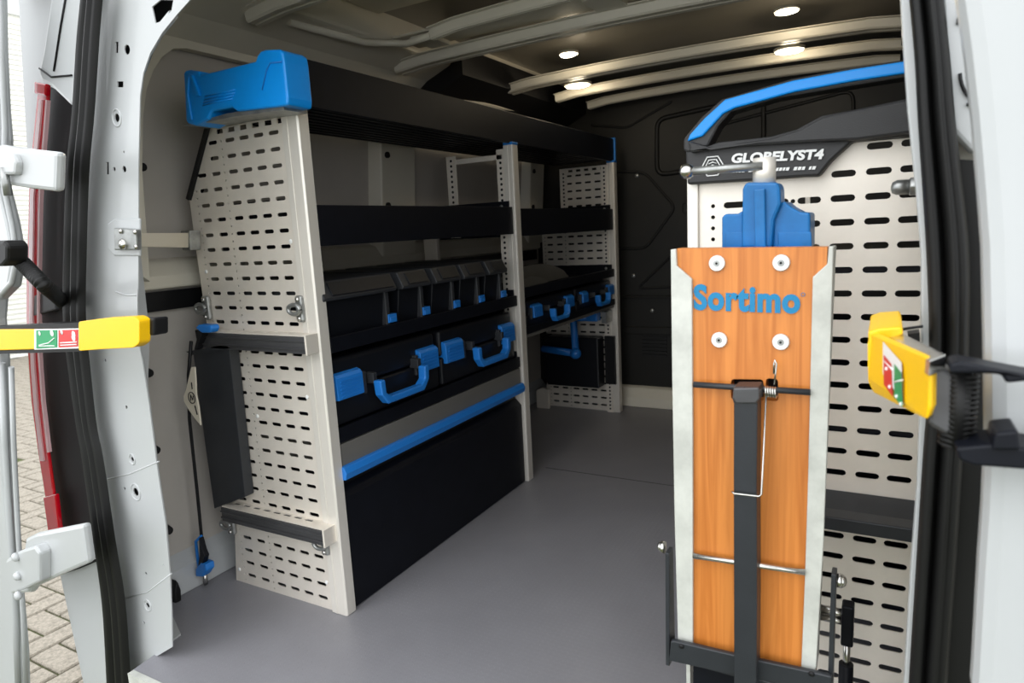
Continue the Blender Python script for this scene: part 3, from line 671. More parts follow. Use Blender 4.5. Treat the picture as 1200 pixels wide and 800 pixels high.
# top tray: fascia, grooved underside, back
tt = G().box(-1.248, -1.232, 1.21, 3.325, 1.318, 1.43).make('top_tray_front', M['black_steel'], rack, bevel=.002)
g = G().box(-1.56, -1.248, 1.21, 3.325, 1.335, 1.343)
for k in range(9): g.box(-1.54 + k * .034, -1.522 + k * .034, 1.22, 3.32, 1.325, 1.335)
g.make('top_tray_base', M['black_steel'], rack)
G().box(-1.566, -1.556, 1.21, 3.325, 1.325, 1.43).make('top_tray_back', M['black_steel'], rack)
G().box(-1.252, -1.224, 3.322, 3.338, 1.312, 1.436).make('tray_end_cap', M['blue2'], rack, bevel=.003)

def tray(y0, y1, z_top, z_lip0, xb=-1.64, lip_back=.03, x1=-1.232, nm='shelf', cheek=True, slope=0.0):
    g = G().box(xb, x1 - .002, y0, y1, z_lip0 + .006, z_lip0 + .012)           # base
    g.box(x1 - .012, x1, y0, y1, z_lip0, z_top)                                 # front lip
    g.box(xb - .006, xb, y0, y1, z_lip0, z_lip0 + .05 + lip_back)               # back lip
    o = g.make(nm, M['black_steel'], rack, bevel=.0015)
    if cheek:
        for yy in (y1 - .006, y0):
            G().box(xb, x1 - .012, yy, yy + .006, z_lip0, z_top + .022).make('shelf_cheek', M['black_steel'], o, bevel=.001)
        gg = G()
        gg.ball((-1.275, y1 - .008, z_top + .002), .008, 8, sy=.4)
        gg.make('bolt', M['galv'], o)
    return o
tray(1.235, 2.228, 1.086, .985, -1.60, .06)
tray(2.275, 3.288, 1.080, .975, -1.60, .06)
tray(1.235, 2.228, .752, .712, nm='shelf')
tray(1.235, 2.228, .512, .472, nm='shelf')
tray(2.275, 3.288, .775, .735, nm='shelf')
tray(2.275, 3.288, .618, .588, nm='shelf', cheek=False)
G().box(-1.242, -1.236, 2.28, 3.28, .574, .588).make('shelf_edge_strip', M['drawer'], rack)
# drawer with grey front and blue grip, lower black flap
dr = G().box(-1.60, -1.232, 1.235, 2.225, .405, .468).make('drawer', M['drawer'], rack, bevel=.001, label='brushed grey drawer front')
G().prism([(-1.235, .372), (-1.218, .374), (-1.214, .392), (-1.222, .408), (-1.235, .410)], 'y', 1.225, 2.228).make('grip', M['blue2'], dr, bevel=.002, label='blue grip strip along the drawer')
G().box(-1.60, -1.262, 1.235, 2.225, .33, .372).make('drawer_runner_gap', M['blackpl'], rack)
fpn = G().prism([(-1.262, .003), (-1.236, .003), (-1.236, .318), (-1.242, .326), (-1.262, .345)], 'y', 1.23, 2.228).make('lower_flap', M['anth'], rack, bevel=.002, label='large plain black lower flap')
for m_ in (fpn,): m_.data.materials[0] = M['black_steel']
G().box(-1.655, -1.270, 1.24, 2.22, .003, .30).make('lower_box', M['blackpl'], rack)
# load rails across the end panel
def load_rail(z0, z1, x0, x1, y0=1.155):
    r = G().box(x0, x1, y0, 1.198, z0, z1).box(x0, x1, y0 - .004, y0, z0 + .010, z0 + .014).box(x0, x1, y0 - .004, y0, z1 - .012, z1 - .008).make('load_rail', M['darkalu'], rack, bevel=.001)
    H = [slot(x0 + .03 + .041 * k, (y0 + 1.198) / 2 + .012, .030, .010) for k in range(int((x1 - x0 - .04) / .041))]
    G().plate(rect(x0, x1, y0 + .004, 1.20), H, 'z', z1 + .001, z1 + .004).make('slotted_top', M['zinc'], r)
    G().box(x1, x1 + .006, y0 - .004, 1.198, z0 - .002, z1 + .006).make('end_plate', M['zinc'], r, bevel=.001)
load_rail(.724, .766, [(-1.641, 0.743)][0][0], [(-1.238, 0.757)][0][0])
load_rail(.216, .256, [(-1.647, 0.252)][0][0], [(-1.246, 0.254)][0][0])
def eye(px, pz):
    e = G().box(px - .013, px + .013, 1.184, 1.199, pz - .034, pz + .034).make('lashing_eye', M['galv'], rack, bevel=.006)
    P = [(px - .004 + .018 * math.cos(a), 1.178 - .018 * abs(math.sin(a)) * .9, pz - .004 + .004 * math.sin(a)) for a in [math.pi * k / 10 for k in range(11)]]
    P = [(px - .002 + .020 * math.cos(a) - .006, 1.176, pz + .012 * math.sin(a)) for a in [2 * math.pi * k / 14 for k in range(15)]]
    G().tube(P, .0055, 8, False).make('eye_ring', M['galv'], e)
    for dz_ in (.024, -.024): G().ball((px, 1.182, pz + dz_), .007, 8, sy=.6).make('eye_screw', M['chrome'], e)
for (x, z) in [(-1.645, 0.83), (-1.281, 0.832), (-1.658, 0.191), (-1.28, 0.203)]: eye(x, z)
# dark storage pocket beside the lower part of the end panel
G().prism([(-1.694, 0.709), (-1.539, 0.727), (-1.544, 0.505), (-1.549, 0.3), (-1.692, 0.241), (-1.695, 0.438)], 'y', 1.165, 1.197).make('side_pocket', M['anth'], rack, bevel=.002, label='plain dark side pocket between the load rails')
G().prism([(-1.71, 0.71), (-1.545, 0.736), (-1.519, 0.728), (-1.682, 0.702)], 'y', 1.155, 1.19).make('pocket_lip', M['anth'], rack)

# blue tray-shaped caddy on top of the end panel
cad = [(-1.509, 1.416), (-1.504, 1.422), (-1.489, 1.422), (-1.454, 1.414), (-1.449, 1.404), (-1.256, 1.404), (-1.248, 1.415), (-1.237, 1.422), (-1.222, 1.423), (-1.18, 1.417), (-1.168, 1.41), (-1.166, 1.389), (-1.166, 1.314), (-1.169, 1.298), (-1.188, 1.298), (-1.336, 1.306), (-1.351, 1.317), (-1.424, 1.317), (-1.443, 1.301), (-1.491, 1.292), (-1.519, 1.3), (-1.523, 1.308)]
ct = thing('storage_caddy', 'bright blue plastic caddy with raised ends perched on top of the perforated end panel', 'caddy', (-1.42, 1.15, 1.32))
G().prism(cad, 'y', 1.11, 1.185).make('shell', M['blue'], ct, bevel=.007, seg=3)
G().tube(path_y([(-1.242, 1.34), (-1.221, 1.379), (-1.208, 1.392), (-1.171, 1.389)], 1.1085), .0016, 6).make('moulded_line', M['blue2'], ct)
g = G()
for dy in (0, 3.2, 6.4, 9.6):
    P = {0: [(-1.438, 1.353), (-1.331, 1.353)], 3.2: [(-1.442, 1.346), (-1.332, 1.347)], 6.4: [(-1.447, 1.34), (-1.339, 1.341)], 9.6: [(-1.451, 1.334), (-1.343, 1.335)]}[dy]
    g.tube(path_y(P, 1.1095), .0018, 6)
g.make('grip_ribs', M['blue'], ct, kind='stuff')
G().prism([(-1.483, 1.411), (-1.471, 1.406), (-1.452, 1.356), (-1.465, 1.356)], 'y', 1.104, 1.112).prism([(-1.483, 1.411), (-1.498, 1.366), (-1.495, 1.306), (-1.511, 1.308), (-1.501, 1.386)], 'y', 1.106, 1.112).make('side_pressing', M['blue'], ct, bevel=.002)
G().prism([(-1.552, 1.3), (-1.38, 1.308), (-1.193, 1.303), (-1.192, 1.292), (-1.366, 1.298), (-1.492, 1.297)], 'y', 1.12, 1.19).make('mounting_strip', M['galv'], ct)
G().box(-1.262, -1.228, 1.175, 1.235, 1.322, 1.33).make('corner_clip', M['blue'], ct)

# ================================================================== STORAGE BINS
def bin_mesh(y0, y1, label):
    t = thing('storage_bin', label, 'storage box', ((-1.43), (y0 + y1) / 2, .726), 'charcoal lidded bins on the upper shelf')
    G().prism([(-1.60, .726), (-1.262, .726), (-1.246, .848), (-1.60, .848)], 'y', y0 + .008, y1 - .020).make('body', M['case'], t, bevel=.003)
    lid = G().prism([(-1.61, .848), (-1.226, .846), (-1.222, .854), (-1.244, .896), (-1.60, .900)], 'y', y0, y1).make('lid', M['binlid'], t, bevel=.003)
    G().prism([(-1.2235, .858), (-1.2195, .860), (-1.2385, .893), (-1.2425, .892)], 'y', y0 + .03, y1 - .012).make('lid_window', M['case'], lid, bevel=.001)
    G().box(-1.262, -1.240, y1 - .034, y1 - .018, .73, .846).make('corner_column', M['binlid'], t, bevel=.003)
    G().box(-1.258, -1.236, y1 - .030, y1 + .006, .755, .780).box(-1.236, -1.233, y1 - .026, y1 + .002, .757, .772).make('latch_tab', M['blue2'], t, bevel=.003, label='small blue latch tab')
for (a, b_, l) in ((1.215, 1.503, 'wide black storage bin with grey lid, nearest the end panel'), (1.532, 1.668, 'narrow black storage bin directly beside the wide bin'),
                   (1.700, 1.838, 'narrow black storage bin in the middle of the row of five'), (1.860, 1.995, 'narrow black storage bin, second from the middle post'),
                   (2.022, 2.150, 'narrow black storage bin against the middle post')):
    bin_mesh(a, b_, l)

# ================================================================== TOOL CASES
def round_rect(y0, y1, z0, z1, r=.012): return rnd([(y0, z0), (y1, z0), (y1, z1), (y0, z1)], r, 3)
def tool_case(y0, y1, z0, z1, latches, handle, label, group, sc=1.0):
    t = thing('tool_case', label, 'tool case', (-1.43, (y0 + y1) / 2, z0), group)
    zs = z0 + (z1 - z0) * .52
    G().box(-1.62, -1.245, y0, y1, z0, zs - .003).make('body', M['case'], t, bevel=.008, seg=3)
    lid = G().box(-1.62, -1.250, y0 + .004, y1 - .004, zs, z1).make('lid', M['case'], t, bevel=.012, seg=3)
    for (a, b_) in latches:
        w = (b_ - a)
        l = G().prism([(-1.262, zs + .052 * sc), (-1.238, zs + .044 * sc), (-1.232, zs + .036 * sc), (-1.230, zs - .022 * sc), (-1.244, zs - .024 * sc), (-1.262, zs - .01)], 'y', a, b_).make('latch', M['blue2'], t, bevel=.002, label='blue latch')
        g = G()
        for k in range(5): g.box(-1.231, -1.2285, a + .12 * w, b_ - .12 * w, zs - .016 * sc + k * .010 * sc, zs - .0125 * sc + k * .010 * sc)
        g.make('latch_ribs', M['blue2'], l, kind='stuff')
    for (a, b_) in latches:
        for yy in (a - .018 * sc, b_ + .006 * sc):
            if y0 < yy < y1 - .01: G().box(-1.262, -1.236, yy, yy + .012 * sc, zs - .028 * sc, zs + .034 * sc).make('latch_guard', M['binlid'], t, bevel=.002)
    a, b_ = handle
    for yy in (a + .004, b_ - .02 * sc): G().box(-1.255, -1.222, yy, yy + .016 * sc, zs - .004 * sc, zs + .026 * sc).make('handle_lug', M['binlid'], t, bevel=.002)
    # U shaped handle hanging forward
    w = .022 * sc
    zt, zb = zs + .006, zs - .066 * sc
    hp_ = [(a, zt), (a + .004, zb + .03 * sc), (a + .03 * sc, zb), (b_ - .03 * sc, zb), (b_ - .004, zb + .03 * sc), (b_, zt), (b_ - w, zt), (b_ - w - .002, zb + .034 * sc), (b_ - .045 * sc, zb + .020 * sc), (a + .045 * sc, zb + .020 * sc), (a + w + .002, zb + .034 * sc), (a + w, zt)]
    h = G().prism(hp_, 'x', -1.222, -1.194).make('handle', M['blue2'], t, bevel=.005, seg=3, label='blue U-shaped carrying handle')
    return t
gA = 'black tool cases with blue latches on the middle shelf'
tool_case(1.222, 1.706, .5125, .692, [(1.240, 1.340), (1.600, 1.694)], (1.366, 1.592), 'large black tool case with blue handle, nearest the end panel', gA)
tool_case(1.724, 2.212, .5125, .692, [(1.738, 1.840), (2.104, 2.198)], (1.874, 2.100), 'large black tool case with blue handle, against the middle post', gA)
gB = 'small black tool cases in the far bay'
tool_case(2.325, 2.800, .602, .718, [(2.366, 2.442), (2.688, 2.766)], (2.482, 2.645), 'small black case with blue latches, nearer one in the far bay', gB, .75)
tool_case(2.822, 3.284, .602, .718, [(2.866, 2.930), (3.205, 3.278)], (2.985, 3.140), 'small black case with blue latches, beside the far end post', gB, .75)
# curved grey sheets on the far bay shelf
def arc_sheet(y0, y1, zb, zt, x, n=12):
    pts = [(y0, zb)] + [(y0 + (y1 - y0) * k / n, zb + (zt - zb) * math.sin(math.pi * (.12 + .88 * k / n)) ** .6) for k in range(n + 1) if k < n] + [(y1, zb)]
    return pts
G().prism(arc_sheet(2.42, 3.10, .749, .84, 0), 'x', -1.42, -1.405).make('curved_sheet', M['greydisc'], None, bevel=.002, label='large grey arched sheet standing on the far bay shelf', category='sheet')
G().prism(arc_sheet(2.36, 2.72, .749, .80, 0), 'x', -1.34, -1.328).make('curved_sheet', M['greydisc'], None, bevel=.002, label='small grey arched sheet in front of the larger one in the far bay', category='sheet')
# black box and blue bracket on the far end panel
G().box(-1.61, -1.30, 3.20, 3.284, .15, .42).make('wall_box', M['case'], None, bevel=.008, label='black box hung low on the far perforated panel', category='box')
G().box(-1.292, -1.236, 3.272, 3.2895, .16, .42).make('post_cover', M['blackpl'], rack)
G().box(-1.66, -1.615, 3.262, 3.30, .16, .42).make('post_cover', M['blackpl'], rack)
bt = thing('pipe_hook', 'blue angled pipe hook hanging under the small cases at the far panel', 'hook', (-1.40, 3.17, .34))
G().tube([(-1.30, 3.17, .535), (-1.41, 3.17, .53), (-1.422, 3.17, .515), (-1.41, 3.16, .36), (-1.42, 3.15, .345), (-1.60, 3.15, .362)], .019, 12).make('bent_pipe', M['blue2'], bt)
G().box(-1.34, -1.28, 3.15, 3.20, .515, .585).make('clamp_block', M['blue2'], bt, bevel=.005)
G().ball((-1.405, 3.145, .345), .030, 14).make('elbow', M['blue2'], bt)
G().box(-1.275, -1.25, 3.2, 3.285, .50, .56).make('fixing', M['galv'], bt)

# bracket between pillar and rack
wb = thing('wall_bracket', 'short cream bar with galvanised end plates joining the left pillar to the shelving', 'bracket', (-1.50, .95, 1.0))
pA = [(-1.437, 1.048), (-1.359, 1.041), (-1.367, 0.999), (-1.446, 1.001)]
G().prism(pA, 'y', .842, .856).make('end_plate', M['galv'], wb, bevel=.003)
g = G()
for (x, z) in [(-1.409, 1.04), (-1.359, 1.036), (-1.414, 1.009), (-1.363, 1.006)]: g.ball((x, .840, z), .006, 8, sy=.5)
g.ball((pA[0][0] + .03, .84, pA[0][1] - .035), .012, 10, sy=.7)
g.make('plate_bolts', M['chrome'], wb, kind='stuff')
pa = [(-1.376, 1.034), (-1.383, 1.006)]; pb_ = [(-1.649, 1.037), (-1.657, 0.998)]
vs = [(pa[0][0], .848, pa[0][1]), (pb_[0][0], 1.165, pb_[0][1]), (pb_[1][0], 1.165, pb_[1][1]), (pa[1][0], .848, pa[1][1])]
band3(vs, (0, .010, 0), 'bar', M['cream'], wb, .001)
G().prism([(-1.665, 1.044), (-1.626, 1.043), (-1.633, 0.99), (-1.669, 0.991)], 'y', 1.155, 1.188).make('clamp', M['galv'], wb, bevel=.003)

# strap with blue buckle, tag and clip
stp = thing('lashing_strap', 'black lashing strap with a blue buckle hanging left of the dark side pocket', 'strap', (-1.72, 1.14, .06))
sx = [(-1.659, 0.744), (-1.691, 0.646), (-1.713, 0.52), (-1.718, 0.418), (-1.723, 0.301), (-1.73, 0.186), (-1.736, 0.099)]
G().tube(path_y(sx, 1.14), .005, 6).make('webbing', M['blackpl'], stp)
bk2 = [(-1.721, 0.166), (-1.747, 0.15), (-1.756, 0.126), (-1.752, 0.087), (-1.754, 0.04), (-1.727, 0.038), (-1.699, 0.063), (-1.69, 0.086), (-1.712, 0.095)]
G().tube([(x, 1.13, z) for x, z in [(-1.717, 0.166), (-1.746, 0.145), (-1.749, 0.101), (-1.749, 0.044)]], .0045, 8).make('wire_bail', M['blue2'], stp)
G().prism([(-1.745, 0.064), (-1.717, 0.089), (-1.694, 0.088), (-1.694, 0.069), (-1.717, 0.045), (-1.75, 0.038)], 'y', 1.115, 1.145).make('buckle', M['blue2'], stp, bevel=.004)
G().prism([(-1.713, 0.167), (-1.705, 0.129), (-1.697, 0.112), (-1.715, 0.075), (-1.736, 0.071), (-1.72, 0.112)], 'y', 1.118, 1.135).make('lever', M['black_steel'], stp, bevel=.002)
G().cyl(([(-1.727, 0.035)][0][0], 1.13, .012), ([(-1.727, 0.035)][0][0], 1.13, .05), .007, 8).make('hook_end', M['chrome'], stp)
tg = [(-1.648, 0.676), (-1.633, 0.677), (-1.637, 0.641), (-1.643, 0.6), (-1.64, 0.568), (-1.641, 0.512), (-1.66, 0.528), (-1.684, 0.552), (-1.7, 0.576), (-1.699, 0.59), (-1.684, 0.609)]
tt_ = thing('hanging_tag', 'cream diamond-shaped tag with a round emblem beside the dark side pocket', 'tag', (-1.70, 1.125, .5))
G().prism(tg, 'y', 1.122, 1.126).make('card', M['cream'], tt_)
c_ = [(-1.661, 0.589)][0]
g = G().tube([(c_[0] + .014 * math.cos(k * math.pi / 10), 1.1205, c_[1] + .016 * math.sin(k * math.pi / 10)) for k in range(21)], .0012, 5, False)
g.tube([(c_[0] - .006, 1.1205, c_[1] - .008), (c_[0] - .004, 1.1205, c_[1] + .008), (c_[0] + .004, 1.1205, c_[1] - .006), (c_[0] + .008, 1.1205, c_[1] + .006)], .0012, 5)
g.tube(path_y([(-1.654, 0.633), (-1.654, 0.614)], 1.1205), .0016, 5).tube(path_y([(-1.652, 0.568), (-1.647, 0.542)], 1.1205), .0016, 5).make('emblem', M['blackpl'], tt_, kind='stuff')
cl = thing('blue_clip', 'blue clip with a black lever on the left end of the upper load rail', 'clip', (-1.69, 1.11, .77))
G().prism([(-1.622, 0.784), (-1.606, 0.793), (-1.557, 0.793), (-1.552, 0.784), (-1.561, 0.772), (-1.597, 0.771)], 'y', 1.13, 1.157).make('grip', M['blue2'], cl, bevel=.004)
G().prism([(-1.631, 0.777), (-1.609, 0.777), (-1.601, 0.766), (-1.624, 0.742), (-1.635, 0.723), (-1.646, 0.72), (-1.629, 0.751)], 'y', 1.135, 1.157).make('lever', M['blackpl'], cl, bevel=.002)
bf = thing('cable_clip', 'small black cable clip at the foot of the left wall beside the pillar', 'clip', (-1.755, 1.03, .02))
bfp = [(1.048, 0.067), (1.054, 0.054), (1.059, 0.03), (1.055, -0.011), (1.046, -0.022), (1.037, -0.006), (1.037, 0.031)]
G().prism(bfp, 'x', -1.762, -1.735).make('loop', M['rubber'], bf, bevel=.006)

# ================================================================== RIGHT SHELVING UNIT
rr = thing('shelving_unit', 'right-hand shelving unit with pale perforated end panel under a black header and blue grip', 'shelving', (-.1, 1.25, 0))
RO = [(-.302, 0.0), (-.302, 1.12), (.14, 1.12), (.14, 0.0)]
H = []
RSX = [-.2395 + .0505 * k - .0005 for k in range(0)] or [-.240, -.168, -.1175, -.0665, -.0155, .0325, .083]
hdr_low = [(-.32, 1.05), (-.11, 1.05), (-.03, 1.115)]
for i in range(28):
    z = 1.103 - .0396 * i
    for x in RSX:
        if z > 1.04 and x < -.10: continue
        if z > 1.09 and x < -.03: continue
        if z < .02: continue
        H.append(slot(x, z, .0370, .0108))
    for dz in (0.0, .0198):
        for x in (-.277, -.143):
            if .02 < z + dz < 1.035: H.append(dot(x, z + dz, .0038, 8))
G().plate(RO, H, 'y', 1.25, 1.253).make('end_panel', M['zinc'], rr, label='pale perforated steel end panel')
G().box(-.322, -.302, 1.243, 1.285, 0.001, 1.125).make('post', M['alu'], rr, bevel=.0015)
G().box(.135, .165, 1.243, 1.285, 0.001, 1.12).make('post', M['alu'], rr, bevel=.0015)
hd = G().prism([(-0.32, 1.141), (-0.278, 1.128), (-0.261, 1.132), (-0.177, 1.132), (-0.136, 1.139), (-0.099, 1.156), (-0.055, 1.159), (0.027, 1.167), (0.044, 1.166), (0.047, 1.11), (-0.053, 1.111), (-0.084, 1.083), (-0.101, 1.061), (-0.122, 1.062), (-0.184, 1.062), (-0.316, 1.064)], 'y', 1.222, 1.262).make('header', M['header'], rr, bevel=.004, label='anthracite plastic header with white lettering')
G().prism([(-0.311, 1.138), (-0.271, 1.123), (-0.173, 1.127), (-0.13, 1.136), (-0.095, 1.152), (-0.054, 1.156), (0.027, 1.163), (0.043, 1.162), (0.046, 1.114), (-0.049, 1.111), (-0.114, 1.115), (-0.18, 1.118), (-0.235, 1.12), (-0.307, 1.117)], 'y', 1.208, 1.224).make('header_moulding', M['header'], hd, bevel=.004)
ar = G().prism([(-0.322, 1.143), (-0.291, 1.176), (-0.256, 1.202), (-0.145, 1.219), (-0.057, 1.223), (0.042, 1.223), (0.043, 1.196), (0.019, 1.197), (-0.056, 1.195), (-0.166, 1.191), (-0.24, 1.179), (-0.261, 1.158), (-0.279, 1.126), (-0.313, 1.119), (-0.322, 1.123)], 'y', 1.220, 1.262).make('grip_arch', M['header'], rr, bevel=.004, label='black arched grip')
G().prism([(-0.314, 1.138), (-0.309, 1.149), (-0.284, 1.173), (-0.249, 1.2), (-0.142, 1.215), (-0.055, 1.219), (0.041, 1.22), (0.042, 1.201), (0.019, 1.202), (-0.055, 1.201), (-0.138, 1.197), (-0.233, 1.184), (-0.252, 1.177), (-0.287, 1.144)], 'y', 1.214, 1.258).make('grip_inlay', M['blue'], ar, bevel=.003, label='bright blue inlay on the arched grip')
# lettering follows the baseline of the header
tb = [(-0.24, 1.094), (-0.089, 1.087)]
ang = math.atan2(tb[1][1] - tb[0][1], tb[1][0] - tb[0][0])
def on_hdr(p0, s=1.0, a=ang):
    return lambda v: (p0[0] + v.x * s * math.cos(a) - v.y * math.sin(a), 1.2195 + v.z, p0[1] + v.x * s * math.sin(a) + v.y * math.cos(a))
G().text('GLOBELYST4', .0205, 'y', on_hdr([(-0.24, 1.095)][0], 1.22), .0012, .0009, .12).make('lettering', M['white'], hd, label='white lettering GLOBELYST4')
f_ = on_hdr([(-0.237, 1.078)][0], 1.0)
g = G(); u = 0.0; rs_ = random.Random(3)
while u < .128:
    w_ = rs_.choice((.0035, .005, .0045)); hgt = .0052
    P = [f_(Vector((u + k_, v_, 0))) for k_, v_ in ((0, 0), (w_, 0), (w_ + .0015, hgt), (.0015, hgt))]
    if rs_.random() < .86: g._poly([(p[0], 1.2188, p[2]) for p in P], [(0, 1, 2, 3)])
    u += w_ + .0013
g.make('small_print', M['white'], hd, label='small slanted white print, too fine to read', kind='stuff')
hx = [(-0.271, 1.092)][0]
g = G()
for r, w in ((.0185, .0014), (.0125, .0012)):
    P = [(hx[0] + r * math.cos(math.pi / 3 * k), 1.2205, hx[1] + r * math.sin(math.pi / 3 * k)) for k in range(7)]
    g.tube(P, w, 5, False)
for k in (-1, 0, 1): g.tube([(hx[0] - .007, 1.2205, hx[1] + k * .005 - .001), (hx[0], 1.2205, hx[1] + k * .005 + .002), (hx[0] + .007, 1.2205, hx[1] + k * .005 - .001)], .001, 5)
g.make('emblem', M['white'], hd, label='white hexagonal emblem')
# black tray and inner shelves
G().prism([(1.249, .516), (1.20, .500), (1.17, .497), (1.17, .474), (1.249, .455)], 'x', -.30, .135).make('front_tray', M['anth'], rr, bevel=.002, label='folded black tray across the end panel')
for (z0, z1) in ((.30, .33), (.62, .65), (.90, .95)):
    G().box(-.31, .35, 1.26, 3.3, z0, z0 + .01).box(-.32, -.31, 1.29, 3.3, z0, z1 + .03).make('shelf', M['black_steel'], rr)
G().box(-.322, -.302, 2.25, 2.29, 0.001, 1.12).make('post', M['alu'], rr)
G().box(-.322, -.302, 3.26, 3.30, 0.001, 1.12).make('post', M['alu'], rr)
G().box(.30, .34, 1.26, 3.3, .001, 1.1).make('back_panel', M['lining'], rr)
# lashing bolt near the flange
lb = thing('lashing_bolt', 'grey domed lashing bolt with washer on the right end panel beside the door seal', 'bolt', (.03, 1.2, 1.03))
q = [(0.02, 1.033)][0]
G().cyl((q[0] + .020, 1.17, q[1]), (q[0] + .006, 1.17, q[1]), .015, 6).make('nut', M['galv'], lb, bevel=.002)
G().tube([(q[0] + .006, 1.17, q[1]), (q[0] - .010, 1.17, q[1]), (q[0] - .016, 1.17, q[1]), (q[0] - .018, 1.17, q[1])], [.011, .011, .008, .002], 12).make('dome_cap', M['galv'], lb)
G().cyl((q[0] + .022, 1.17, q[1]), (q[0] + .026, 1.17, q[1]), .020, 14).box(q[0] + .015, q[0] + .03, 1.17, 1.248, q[1] - .008, q[1] + .008).make('washer', M['galv'], lb)

# ================================================================== FOLDING WORKBENCH
wk = thing('folding_workbench', 'folded orange wood-faced workbench with aluminium side rails, in front of the right shelving', 'workbench', (-.16, .95, 0))
wx0, wx1, wz0, wz1 = -.229, -.080, .375, .962
brd = G().plate([(-.247, .385), (-.247, wz1 + .002), (-.063, wz1 - .002), (-.063, .385)],
                [rnd([(-0.176, 0.788), (-0.135, 0.79), (-0.134, 0.761), (-0.176, 0.76)], .004, 2)[::-1], rnd([(-0.132, 0.792), (-0.117, 0.792), (-0.116, 0.762), (-0.132, 0.762)], .004, 2)[::-1]],
                'y', .900, .925).make('board', M['wood'], wk, bevel=.0012, label='orange beech laminate board')
G().box(-.20, -.10, .921, .930, .75, .80).make('pocket_back', M['hole'], brd)
WR = [(-0.254, 0.963), (-0.247, 0.964), (-0.246, 0.941), (-0.226, 0.923), (-0.226, 0.718), (-0.227, 0.54), (-0.228, 0.383), (-0.25, 0.386), (-0.253, 0.587), (-0.254, 0.777)]
WRR = [(-0.056, 0.961), (-0.061, 0.961), (-0.062, 0.94), (-0.078, 0.924), (-0.078, 0.822), (-0.078, 0.664), (-0.079, 0.521), (-0.081, 0.392), (-0.063, 0.392), (-0.058, 0.573), (-0.056, 0.79)]
# side rails: front faces with cheeks going back
G().prism(WR, 'y', .893, .900).box(-.2525, -.2475, .9005, .938, .392, .96).make('side_rail', M['worn_alu'], wk, bevel=.001, label='scuffed aluminium side rail')
G().prism(WRR, 'y', .893, .900).prism([(-.0670, .392), (-.0625, .392), (-.0555, .96), (-.060, .96)], 'y', .9005, .938).make('side_rail', M['worn_alu'], wk, bevel=.001, label='scuffed aluminium side rail')
for (x, z) in [(-0.194, 0.943), (-0.115, 0.942), (-0.191, 0.841), (-0.114, 0.841)]:
    s_ = G().cyl((x, .899, z), (x, .8955, z), .0108, 24, .0095).make('screw_cap', M['white'], wk)
    G().cyl((x, .8958, z), (x, .8948, z), .0042, 12).make('screw_socket', M['galv'], s_)
    G().cyl((x, .8950, z), (x, .8945, z), .0018, 6).make('socket_hole', M['hole'], s_)
lt = [(-0.226, 0.883), (-0.085, 0.88)]
la = math.atan2(lt[1][1] - lt[0][1], lt[1][0] - lt[0][0])
g = G()
def on_board(v):
    p = (lt[0][0] + v.x * math.cos(la) - v.y * math.sin(la) * 0, .8990 + v.z, lt[0][1] + v.y + v.x * math.sin(la)); return p
g.text('Sortimo', .0450, 'y', on_board, .0006, .0019, 0, 1.07)
# fit lettering to its real width
xs = [v.co.x for v in g.bm.verts]; wcur = max(xs) - min(xs); k_ = ([(-0.225, 0.883)][0][0], [(-0.092, 0.884)][0][0])
x0_ = min(xs)
for v in g.bm.verts: v.co.x = k_[0] + (v.co.x - x0_) * (k_[1] - k_[0]) / wcur
g.make('lettering', M['logoblue'], brd, label='blue lettering Sortimo')
rp = [(-0.089, 0.902)][0]
G().tube([(rp[0] + .0022 * math.cos(a * math.pi / 6), .8985, rp[1] + .0022 * math.sin(a * math.pi / 6)) for a in range(13)], .0004, 4, False).make('registered_mark', M['logoblue'], brd)
# pivot rod, leg, spring
r1 = [(-0.223, 0.78), (-0.077, 0.78)]
G().cyl((r1[0][0], .888, r1[0][1]), (r1[1][0], .888, r1[1][1]), .0042, 12).make('pivot_rod', M['anth'], wk)
leg = G().prism([(-0.166, 0.785), (-0.164, 0.787), (-0.135, 0.789), (-0.133, 0.784), (-0.133, 0.774), (-0.136, 0.767), (-0.136, 0.663), (-0.134, 0.493), (-0.134, 0.312), (-0.163, 0.302), (-0.164, 0.486), (-0.165, 0.659), (-0.165, 0.764), (-0.167, 0.771)], 'y', .862, .893)
leg = leg.make('support_leg', M['anth'], wk, bevel=.0015, label='folded dark steel support leg')
G().prism([(-0.165, 0.786), (-0.134, 0.789), (-0.133, 0.775), (-0.137, 0.768), (-0.162, 0.766), (-0.166, 0.772)], 'y', .858, .864).make('hinge_sleeve', M['darkalu'], leg, bevel=.002)
sx0 = [(-0.131, 0.777)][0]; g = G()
P = [(sx0[0] + .0145 * (i / 70), .888 + .0068 * math.cos(i / 70 * 10 * math.pi), sx0[1] - .0008 * (i / 70) + .0068 * math.sin(i / 70 * 10 * math.pi)) for i in range(71)]
g.tube(P, .0014, 6)
g.tube(path_y([(-0.119, 0.788), (-0.118, 0.802), (-0.117, 0.815), (-0.119, 0.82), (-0.12, 0.815), (-0.12, 0.802)], .884), .0013, 6)
g.tube([([(-0.129, 0.772)][0][0], .884, [(-0.129, 0.772)][0][1]), ([(-0.129, 0.649)][0][0], .856, [(-0.129, 0.649)][0][1]), ([(-0.132, 0.646)][0][0], .855, [(-0.132, 0.646)][0][1]), ([(-0.163, 0.645)][0][0], .855, [(-0.163, 0.645)][0][1]), ([(-0.166, 0.647)][0][0], .857, [(-0.166, 0.647)][0][1])], .0013, 6)
g.make('torsion_spring', M['chrome'], wk)
r2 = [(-0.225, 0.529), (-0.078, 0.536)]
G().cyl((r2[0][0], .888, r2[0][1]), (r2[1][0], .888, r2[1][1]), .0040, 12).make('lower_rod', M['chrome'], wk)
